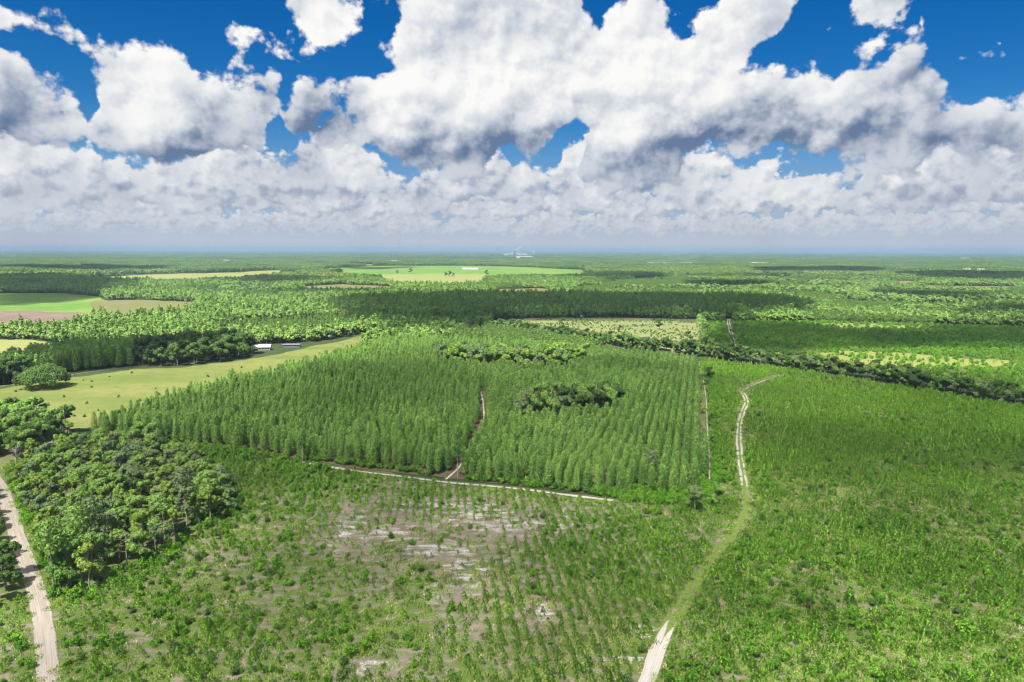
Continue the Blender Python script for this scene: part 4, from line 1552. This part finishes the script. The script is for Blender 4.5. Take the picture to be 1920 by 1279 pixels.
# young stand behind the plantation, the right hand stand, cut over land
P = scatter(A_BEHIND, 3.0, None, 0.4)
stand('young_stand', P, both(FAR_PY), 'far_young', 0.5, 0.8, 'young pine stand just behind the plantation', 'pines')
P = scatter(A_RIGHT, 3.6, None, 0.9)
P = P[in_view(P) & ~near_line(P, L_FARTRACK, 4)]
P = P[~((inside(P, A_STRIP_R) | inside(P, A_STRIP_R2)) & (RNG.random(len(P)) < 0.72))]
P = P[RNG.random(len(P)) < np.clip(0.5 + vnoise(P, 60, 33), 0, 1)]
PK = np.where(RNG.random(len(P)) < 0.55, 4, RNG.integers(0, 4, len(P)))
stand('young_stand', P, both(YOUNG) + [BUSHES[1].both], 'young_mix', 0.9, 1.5, 'low young pines filling the shaded land at the right', 'pines', pick=PK, size=np.where(PK == 4, 1.0, 0.85))
P = scatter(A_RIGHT, 9.0, None, 0.9)
P = P[in_view(P) & (vnoise(P, 50, 35) > 0.56)]
stand('bushes', P, both(BUSHES_D) + both(BUSHES), 'bush_mix', 0.8, 1.7, 'dark bushes scattered among the young pines at the right', 'bushes')
P = scatter(A_CUT, 4.5, 6.0, 0.8)
P = P[(vnoise(P * np.array([0.3, 1.0]), 10, 36) > 0.52)]
stand('scrub', P, both(BUSHES_D) + both(BUSHES), 'bush_mix', 0.4, 0.9, 'low scrub in lines on the cut over land', 'scrub')
for (px, py, s, lab) in [(956, 600, 0.8, 'leftmost lone dark tree on the cut over land'), (1054, 612, 0.75, 'second lone dark tree from the left on the cut over land'), (1090, 604, 0.6, 'third lone dark tree from the left on the cut over land'), (1236, 618, 0.9, 'largest lone dark tree on the cut over land, right of its middle'), (1162, 622, 0.55, 'smallest lone dark tree in the middle of the cut over land'), (1290, 640, 0.8, 'rightmost lone dark tree on the cut over land')]:
    tree('broadleaf_tree', OAKS_D[int(px) % 3], *G(px, py), s, lab, 'tree', 'trees left on the cut over land')

# woods from 450 m to 1700 m: single trees
wedge = np.array([(-1400, 420), (1400, 420), (1400, 1700), (-1400, 1700)], float)
P = scatter(wedge, 4.7, None, 0.5)
P = P[np.abs(P[:, 0]) < 0.80 * P[:, 1] + 20]
P = P[(P[:, 1] > G(960, 640)[1] - 25)]
P = not_fields(P)
for l_, w_ in ((L_FARTRACK, 4), (L_HEDGE, 7)):
    P = P[~near_line(P, l_, w_)]
# open ground beside the house
P = P[~inside(P, PG([(470, 668), (560, 655), (700, 630), (690, 624), (600, 640), (540, 644), (470, 652)]))]
P = P[~(inside(P, A_YNG) | inside(P, A_YNG2) | inside(P, A_YNG3))]
ty = vnoise(P, 150, 41) + (P[:, 0] > 250) * 0.06
band = inside(P, A_BAND)
rightside = (P[:, 0] > 0.30 * P[:, 1]) & (P[:, 1] > 780)
r_ = RNG.random(len(P))
m_pine = band & (r_ < 0.7)
m_dark = band & ~m_pine
m_young = ~band & (ty > 0.57) & (rightside | (ty > 0.60))
rem = ~(band | m_young)
m_oak = rem & (r_ < 0.55)
m_light = rem & (r_ >= 0.55) & (r_ < 0.72)
m_grey = rem & (r_ >= 0.72) & (r_ < 0.80)
m_p2 = rem & (r_ >= 0.80)
for nm, mk, kinds, key, lo, hi, lab in [
    ('pine_wood', m_pine | m_p2, FAR_P, 'far_pine', 0.72, 1.1, 'pines in the woods across the middle distance'),
    ('dark_wood', m_dark, FAR_OD, 'far_dark', 0.5, 0.9, 'dark broadleaf trees in the long shaded band of woods'),
    ('young_wood', m_young, FAR_PY, 'far_young', 0.6, 0.95, 'bright young pine stands in the middle distance'),
    ('broadleaf_wood', m_oak, FAR_O, 'far_oak', 0.45, 0.9, 'broadleaf trees in the woods across the middle distance'),
    ('light_wood', m_light, FAR_OL, 'far_light', 0.45, 0.85, 'pale green trees in the sunlit woods of the middle distance'),
    ('grey_wood', m_grey, FAR_OG, 'far_grey', 0.45, 0.85, 'greyish trees in the woods of the middle distance')]:
    stand(nm, P[mk], both(kinds), key, lo, hi, lab, 'woods')

# smooth bright stands of young pine, with islands of trees
for i_, a_ in enumerate((A_YNG, A_YNG2, A_YNG3)):
    P = scatter(a_, 4.6, None, 0.5)
    P = P[in_view(P)]
    isl = vnoise(P, 70, 61 + i_)
    stand('young_stand', P[isl < 0.60], both(FAR_PY), 'far_young', 0.35, 0.6, ['bright smooth young pine stand in the right middle distance', 'bright young pine stand behind the house', 'bright young pine stand left of the middle'][i_], 'pines')
    stand('tree_islands', P[(isl > 0.60) & (RNG.random(len(P)) < 0.45)], both(FAR_O + FAR_OD), 'far_island', 0.45, 0.9, ['tree clumps in the bright stand at the right', 'tree clumps in the bright stand behind the house', 'tree clumps in the bright stand left of the middle'][i_], 'trees')

# woods beyond: pieces of wood
def far_woods(d0, d1, step, scale, name, label):
    w = np.array([(-0.82 * d1, d0), (0.82 * d1, d0), (0.82 * d1, d1), (-0.82 * d1, d1)])
    P = scatter(w, step, None, 0.35)
    P = P[np.abs(P[:, 0]) < 0.80 * P[:, 1]]
    k = np.ones(len(P), bool)
    for f in FIELDS + STANDS:
        k &= ~inside(P, f)
        k &= ~near_line(P, np.concatenate([f, f[:1]]), step * 0.42) | (np.abs(P[:, 1]) < 400)
    P = P[k]
    Q = P * np.array([0.35, 1.0])
    t_ = vnoise(Q, 420 * scale, 51) - (0.14 if d0 > 5000 else 0.04)  # shifts the pick to darker wood, standing in for cloud shade far off
    pick = np.where(t_ < 0.40, 4, np.where(t_ < 0.52, RNG.integers(0, 2, len(P)), np.where(t_ < 0.62, RNG.integers(2, 4, len(P)), 5)))
    pick = np.where(RNG.random(len(P)) < 0.15, RNG.integers(0, 2, len(P)), pick)
    gap = vnoise(Q, 300 * scale, 57)
    ok = gap < 0.70
    stand(name, P[ok], PATCH_MIX + PATCH_PINE + PATCH_DARK + PATCH_YOUNG, 'wood_patches', 0.9, 1.1, label, 'woods', 0.0, pick=pick[ok],
          size=None)


far_woods(1700, 5200, 82, 1.0, 'far_woods', 'woods spreading over the far plain')
far_woods(5200, 15000, 150, 2.2, 'farthest_woods', 'hazy blue woods reaching to the horizon')

# ------------------------------------------------------------------ buildings
M_ROOF = plain_mat('metal_roof', (0.36, 0.35, 0.39), (0.44, 0.43, 0.47), 0.4, 0.45, 0.5)
M_ROOF_D = plain_mat('grey_roof', (0.11, 0.105, 0.125), (0.15, 0.145, 0.165), 0.4, 0.6, 0.3)
M_WALL = plain_mat('pale_wall', (0.22, 0.19, 0.18), (0.28, 0.25, 0.235), 0.5)
M_WHITE = plain_mat('white_sheet', (0.36, 0.365, 0.37), (0.43, 0.435, 0.44), 0.1, 0.5, 0.3)
M_DARKGLASS = plain_mat('window_glass', (0.02, 0.025, 0.03), (0.04, 0.05, 0.06), 1.0, 0.15, 0.5)
M_CONC = plain_mat('pale_concrete', (0.30, 0.30, 0.295), (0.38, 0.38, 0.37), 0.02)
M_STEEL_D = plain_mat('dark_steel', (0.10, 0.12, 0.15), (0.16, 0.18, 0.21), 0.05)
M_RUBBER = plain_mat('tyre_rubber', (0.02, 0.02, 0.02), (0.035, 0.035, 0.035), 3.0)


def box_vf(x0, x1, y0, y1, z0, z1):
    V = np.array([(x0, y0, z0), (x1, y0, z0), (x1, y1, z0), (x0, y1, z0), (x0, y0, z1), (x1, y0, z1), (x1, y1, z1), (x0, y1, z1)], float)
    F = np.array([(0, 3, 2, 1), (4, 5, 6, 7), (0, 1, 5, 4), (1, 2, 6, 5), (2, 3, 7, 6), (3, 0, 4, 7)])
    return V, F


def gable(L, W, zb, zr, over=0.5, th=0.18):
    """a pitched roof of some thickness, ridge along x"""
    a, b = L / 2 + over, W / 2 + over
    V, F = [], []
    for x in (-a, a):
        V += [(x, -b, zb), (x, 0, zr), (x, b, zb), (x, -b, zb - th), (x, 0, zr - th), (x, b, zb - th)]
    F = [(0, 6, 7, 1), (1, 7, 8, 2), (3, 4, 10, 9), (4, 5, 11, 10), (0, 3, 9, 6), (2, 8, 11, 5), (0, 1, 4, 3), (1, 2, 5, 4), (6, 9, 10, 7), (7, 10, 11, 8)]
    return np.array(V, float), np.array(F)


def gable_walls(L, W, h, zr):
    a, b = L / 2, W / 2
    V = [(-a, -b, 0), (a, -b, 0), (a, b, 0), (-a, b, 0), (-a, -b, h), (a, -b, h), (a, b, h), (-a, b, h), (-a, 0, zr - 0.2), (a, 0, zr - 0.2)]
    F = [(0, 1, 5, 4), (2, 3, 7, 6), (3, 0, 4, 8, 7), (1, 2, 6, 9, 5), (0, 3, 2, 1)]
    return V, F


def barn(name, px, py, L, W, h, zr, rz, roof, wall, label, cat='building', extra=None, windows=0):
    e = empty(name, (*G(px, py), 0.0), rz)
    link('wall', new_mesh('wall', *gable_walls(L, W, h, zr), [wall]), e)
    link('roof', new_mesh('roof', *gable(L, W, h, zr, 0.5 if L < 40 else 1.0), [roof]), e)
    for i in range(windows):
        x = (i + 0.5) / windows * L - L / 2
        wv, wf = box_vf(x - 0.5, x + 0.5, -W / 2 - 0.04, -W / 2 + 0.05, 1.0, 2.1)
        link('window', new_mesh('window', wv, wf, [M_DARKGLASS]), e)
    tag(e, label, cat)
    return e


h = barn('house', 497, 656, 9.0, 6.5, 2.6, 4.6, R(8), M_ROOF, M_WALL, 'small house with pale metal roof beside the dark oaks', 'house', windows=4)
dv, df = box_vf(-0.5, 0.5, -3.30, -3.19, 0.0, 2.1)
link('door', new_mesh('door', dv, df, [M_STEEL_D]), h, (2.0, 0, 0))
pv, pf = gable(5.5, 5.0, 2.8, 3.9, 0.4)
link('porch_roof', new_mesh('porch_roof', pv, pf, [M_ROOF]), h, (-6.6, 1.2, 0))
for sx, sy in ((-9.0, -0.9), (-9.0, 3.3), (-5.2, -0.9)):
    bv, bf = box_vf(-0.09, 0.09, -0.09, 0.09, 0, 2.75)
    link('post', new_mesh('post', bv, bf, [M_WALL]), h, (sx, sy, 0))
s = barn('shed', 547, 651, 13.5, 4.0, 2.2, 3.0, R(6), M_ROOF_D, M_STEEL_D, 'long low shed with dark grey roof right of the metal roofed house', 'shed')
for (px, py, L, W, hh, zr, rz, rf, lab) in [
    (882, 506.5, 62, 13, 6, 9, 0.02, M_ROOF, 'long pale metal barn at the edge of the far green crop field'),
    (395, 495.6, 50, 16, 7, 10, 0.0, M_WHITE, 'low white farm building far off at the left'),
    (424, 493, 40, 20, 11, 16, 0.1, M_WHITE, 'tall white farm building far off at the left, left of its twin'),
    (434, 492.4, 34, 16, 10, 14, 0.0, M_WHITE, 'white farm building far off at the left, right of its twin'),
    (614, 493.2, 50, 16, 10, 14, 0.0, M_WHITE, 'white shed in the far woods left of the green crop field'),
    (740, 493.3, 34, 16, 10, 15, 0.0, M_WHITE, 'white shed in the far woods above the green crop field'),
    (1222, 497, 55, 14, 11, 15, 0.0, M_WHITE, 'white shed far off, leftmost of the four right of the centre'),
    (1238, 497, 30, 14, 11, 15, 0.0, M_WHITE, 'short white shed far off, second of the four right of the centre'),
    (1254, 497.6, 60, 14, 11, 15, 0.0, M_WHITE, 'long white shed far off, third of the four right of the centre'),
    (1288, 497, 50, 14, 11, 15, 0.0, M_WHITE, 'white shed far off, rightmost of the four right of the centre'),
    (1424, 497.2, 90, 16, 11, 15, 0.0, M_WHITE, 'long white shed alone far off right of the four sheds'),
    (1812, 511.4, 26, 12, 11, 15, 0.0, M_WHITE, 'white house far off above the dark woods at the right, left one'),
    (1838, 511.6, 26, 12, 11, 15, 0.0, M_WHITE, 'white house far off above the dark woods at the right, right one'),
    (1808, 487.6, 60, 20, 14, 18, 0.0, M_WHITE, 'small white building near the horizon at the far right'),
    (983, 484.2, 150, 20, 14, 18, 0.0, M_WHITE, 'long white shed in the woods below the mill')]:
    barn('farm_building', px, py, L, W, hh, zr, rz, rf, M_WHITE, lab)


def lathe(prof, n=16):
    V, F = [], []
    for r_, z in prof:
        for k in range(n):
            V.append((r_ * math.cos(2 * math.pi * k / n), r_ * math.sin(2 * math.pi * k / n), z))
    for i in range(len(prof) - 1):
        for k in range(n):
            F.append((i * n + k, i * n + (k + 1) % n, (i + 1) * n + (k + 1) % n, (i + 1) * n + k))
    return np.array(V), np.array(F)


# the mill on the horizon
D_MILL = 9000.0
mx = lambda px: (px - 960.0) / FPX * D_MILL
mill = empty('mill', (mx(966), D_MILL, 0))
tag(mill, 'pale industrial mill with stacks on the horizon', 'mill')
for nm, x0, x1, dep, z1, mt in [('hall', 944, 958, 60, 30, M_CONC), ('hall', 956, 963, 60, 38, M_CONC), ('hall', 968, 985, 70, 32, M_CONC), ('hall', 984, 990, 50, 22, M_CONC),
                                ('boiler_house', 963.4, 967.6, 45, 60, M_STEEL_D), ('tower', 968, 970.5, 30, 50, M_CONC)]:
    bv, bf = box_vf(mx(x0) - mx(966), mx(x1) - mx(966), -dep / 2 + z1 * 0.07, dep / 2 + z1 * 0.03, 0, z1)
    link(nm, new_mesh(nm, bv, bf, [mt]), mill)
for px, hh, r_ in [(961.2, 56, 9), (976.6, 52, 8), (968.2, 72, 5)]:
    V, F = lathe([(r_, 0), (r_ * 0.8, hh), (r_ * 0.7, hh), (0.1, hh - 1)])
    link('stack', new_mesh('stack', V, F, [M_CONC], smooth=False), mill, (mx(px) - mx(966), -40, 0))
for px, d_, hh, r_, lab in [(1000, 9000, 58, 11, 'pale water tower right of the mill on the horizon'), (854, 9000, 46, 12, 'white water tower left of the mill near the horizon')]:
    w = empty('water_tower', (mx(px) * d_ / D_MILL, d_, 0))
    V, F = lathe([(r_ * 0.45, 0), (r_ * 0.4, hh * 0.55)])
    link('shaft', new_mesh('shaft', V, F, [M_WHITE]), w)
    V, F = lathe([(r_ * 0.4, hh * 0.55), (r_ * 0.9, hh * 0.65), (r_, hh * 0.8), (r_ * 0.7, hh * 0.95), (0.1, hh)])
    link('tank', new_mesh('tank', V, F, [M_WHITE], smooth=True), w)
    tag(w, lab, 'water tower')
V, F = lathe([(1.6, 0), (0.9, 95), (0.1, 96)], 6)
tag(link('mast', new_mesh('mast', V, F, [M_STEEL_D]), None, ((735 - 960) / FPX * 6000, 6000, 0)), 'thin radio mast rising over the far woods left of centre', 'mast')
# steam over the mill: overlapping billows leaning to the right
rng = np.random.default_rng(9)
bm = bmesh.new()
for i in range(16):
    f = i / 15
    r_ = 3 + 5 * math.sin(math.pi * min(1, f * 0.8 + 0.15))
    bmesh.ops.create_icosphere(bm, subdivisions=2, radius=r_, matrix=Matrix.Translation((f * 50 + rng.normal(0, 1.5), rng.normal(0, 3), 70 + f * 40 + rng.normal(0, 2))))
me = bpy.data.meshes.new('steam_plume')
bm.to_mesh(me)
bm.free()
mst, nt = new_mat('steam')
finish(nt, diffuse(nt, (0.6, 0.6, 0.6)))
me.materials.append(mst)
for p in me.polygons:
    p.use_smooth = True
tag(link('steam_plume', me, None, (mx(968.2), D_MILL - 40, 0)), 'white steam plume drifting right from the mill stack', 'steam')

# the white car among the trees of the yard
car = empty('car', (*G(103, 832), 0.016), R(20))
cv, cf = [], []
prof = [(-2.2, 0.45), (-2.2, 0.95), (-1.2, 1.05), (-0.6, 1.5), (0.9, 1.5), (1.6, 1.05), (2.2, 0.95), (2.2, 0.45)]
V = [(x, -0.85 if z < 1.2 else -0.7, z) for x, z in prof] + [(x, 0.85 if z < 1.2 else 0.7, z) for x, z in prof]
n = len(prof)
F = [tuple(range(n - 1, -1, -1)), tuple(range(n, 2 * n))] + [(i, (i + 1) % n, n + (i + 1) % n, n + i) for i in range(n)]
link('body', new_mesh('body', V, F, [M_WHITE]), car)
for s_ in (-1, 1):
    V = [(-1.0, 0.80 * s_, 1.08), (1.35, 0.80 * s_, 1.08), (0.85, 0.73 * s_, 1.44), (-0.55, 0.73 * s_, 1.44)]
    link('window', new_mesh('window', V, [(0, 1, 2, 3)], [M_DARKGLASS]), car)
for sx in (-1.35, 1.35):
    for sy in (-0.8, 0.8):
        V, F = lathe([(0.02, -0.11), (0.33, -0.11), (0.33, 0.11), (0.02, 0.11)], 14)
        w = link('wheel', new_mesh('wheel', V, F, [M_RUBBER]), car, (sx, sy, 0.33))
        w.rotation_euler = (R(90), 0, 0)
tag(car, 'white car parked half hidden under the trees at the left', 'car')

# ------------------------------------------------------------------ clouds over the camera that shade parts of the land
CLOUD_Z = 1150.0


def cloud_mat(name, clear, col=0.85):
    m, nt = new_mat(name)
    p = pos_coords(nt)
    n_ = noise(nt, p, 0.006, 4.0, 0.6)
    d = nt.nodes.new('ShaderNodeBsdfDiffuse')
    d.inputs[0].default_value = (col, col, col, 1)
    t = nt.nodes.new('ShaderNodeBsdfTranslucent')
    t.inputs[0].default_value = (col, col, col, 1)
    a = nt.nodes.new('ShaderNodeMixShader')
    a.inputs[0].default_value = 0.65
    nt.links.new(d.outputs[0], a.inputs[1])
    nt.links.new(t.outputs[0], a.inputs[2])
    tr = nt.nodes.new('ShaderNodeBsdfTransparent')
    b = nt.nodes.new('ShaderNodeMixShader')
    nt.links.new(n_.step(0.30, 0.70, clear[0], clear[1]).s, b.inputs[0])
    nt.links.new(a.outputs[0], b.inputs[1])
    nt.links.new(tr.outputs[0], b.inputs[2])
    finish(nt, b.outputs[0])
    return m


M_CLOUD_THIN = cloud_mat('thin_cloud', (0.46, 0.92))
M_CLOUD_MID = cloud_mat('middling_cloud', (0.25, 0.60))
M_CLOUD = cloud_mat('thick_cloud', (0.12, 0.42))


def cloud(poly, mat, cell, thick, seed):
    """a heap of cloud whose shadow falls on the given piece of land"""
    off = np.array([SUN_DIR.x, SUN_DIR.y]) * (CLOUD_Z / SUN_DIR.z)
    poly = np.asarray(poly, float)
    lo, hi = poly.min(0) - 3 * cell, poly.max(0) + 3 * cell
    xs, ys = np.arange(lo[0], hi[0], cell), np.arange(lo[1], hi[1], cell)
    gx, gy = np.meshgrid(xs, ys)
    P = np.stack([gx.ravel(), gy.ravel()], 1)
    wob = (np.stack([vnoise(P, cell * 7, seed), vnoise(P, cell * 7, seed + 1)], 1) - 0.5) * cell * 5
    ins = inside(P + wob, poly).astype(float)
    k = ins.reshape(gx.shape)
    b = k.copy()
    for _ in range(3):
        b = (b + np.roll(b, 1, 0) + np.roll(b, -1, 0) + np.roll(b, 1, 1) + np.roll(b, -1, 1)) / 5
    h = thick * b * (0.4 + 1.2 * vnoise(P, cell * 5, seed + 2).reshape(gx.shape))
    ny, nx = gx.shape
    n = nx * ny
    top = np.stack([gx + off[0], gy + off[1], CLOUD_Z + h], 2).reshape(-1, 3)
    bot = np.stack([gx + off[0], gy + off[1], CLOUD_Z - 0.12 * h - 2], 2).reshape(-1, 3)
    F = []
    kk = k > 0.5
    for j in range(ny - 1):
        for i in range(nx - 1):
            if kk[j, i] and kk[j, i + 1] and kk[j + 1, i] and kk[j + 1, i + 1]:
                a = j * nx + i
                F.append((a, a + 1, a + nx + 1, a + nx))
    F = np.array(F)
    if len(F) == 0:
        return None
    me = new_mesh('sky_cloud', np.concatenate([top, bot]), np.concatenate([F, F[:, ::-1] + n]), [mat], smooth=True)
    bm = bmesh.new()
    bm.from_mesh(me)
    bmesh.ops.delete(bm, geom=[v for v in bm.verts if not v.link_faces], context='VERTS')
    bm.to_mesh(me)
    bm.free()
    o = link('sky_cloud', me)
    tag(o, kind='structure')
    return o


for i, (pts, mt, cell, th) in enumerate([
    ([(-500, 1500), (2400, 1500), (2200, 800), (1920, 735), (1600, 700), (1350, 690), (1120, 685), (900, 690), (760, 680), (600, 690), (420, 745), (200, 800), (-100, 830)], M_CLOUD_THIN, 12, 120),
    ([(-200, 725), (120, 705), (300, 690), (470, 665), (440, 652), (250, 655), (60, 672), (-200, 690)], M_CLOUD, 7, 40),
    ([(600, 566), (700, 560), (900, 556), (1200, 558), (1480, 564), (1510, 590), (1460, 600), (1320, 602), (1100, 601), (960, 606), (900, 634), (760, 632), (700, 612), (640, 590)], M_CLOUD, 18, 120),
    ([(1330, 607), (1480, 608), (1560, 617), (1760, 618), (1930, 614), (2100, 620), (2100, 668), (1900, 656), (1700, 654), (1560, 652), (1480, 672), (1380, 668), (1330, 650)], M_CLOUD_MID, 14, 80),
    ([(-100, 520), (120, 518), (260, 532), (240, 547), (130, 560), (60, 572), (-100, 575)], M_CLOUD, 25, 120),
    ([(1650, 516), (1760, 514), (2000, 517), (2000, 532), (1880, 533), (1720, 525)], M_CLOUD, 30, 120),
    ([(1750, 598), (1850, 588), (2000, 580), (2000, 608), (1800, 607)], M_CLOUD, 15, 80),
    ([(1240, 530), (1330, 527), (1460, 530), (1470, 540), (1330, 541)], M_CLOUD, 25, 80),
    ([(300, 524), (460, 521), (640, 526), (620, 535), (420, 534)], M_CLOUD_MID, 25, 80),
    ([(480, 549), (620, 545), (740, 549), (700, 558), (540, 558)], M_CLOUD_MID, 20, 80),
    ([(980, 519), (1120, 515), (1270, 518), (1250, 526), (1060, 527)], M_CLOUD_MID, 25, 80),
    ([(1380, 507), (1560, 504), (1700, 507), (1640, 514), (1440, 514)], M_CLOUD, 35, 80),
    ([(-80, 503), (120, 501), (330, 504), (300, 511), (60, 512)], M_CLOUD, 35, 80),
    ([(600, 502), (760, 499.5), (800, 502), (700, 507)], M_CLOUD_MID, 40, 80),
    ([(1590, 553), (1760, 549), (1930, 556), (1900, 566), (1700, 563)], M_CLOUD, 20, 80),
]):
    cloud(PG(pts), mt, cell, th, 60 + 3 * i)

# ------------------------------------------------------------------ the air
HZ = 130.0
HX = 40000.0
hv, hf = box_vf(-HX, HX, -HX, HX, -1.5, HZ)
hm, nt = new_mat('haze')
vol = nt.nodes.new('ShaderNodeVolumePrincipled')
vol.inputs['Color'].default_value = (0.30, 0.44, 0.62, 1)
vol.inputs['Density'].default_value = 0.00009
vol.inputs['Anisotropy'].default_value = 0.0
ho = nt.nodes.new('ShaderNodeOutputMaterial')
nt.links.new(vol.outputs[0], ho.inputs['Volume'])
tag(link('haze', new_mesh('haze', hv, hf, [hm])), kind='stuff')
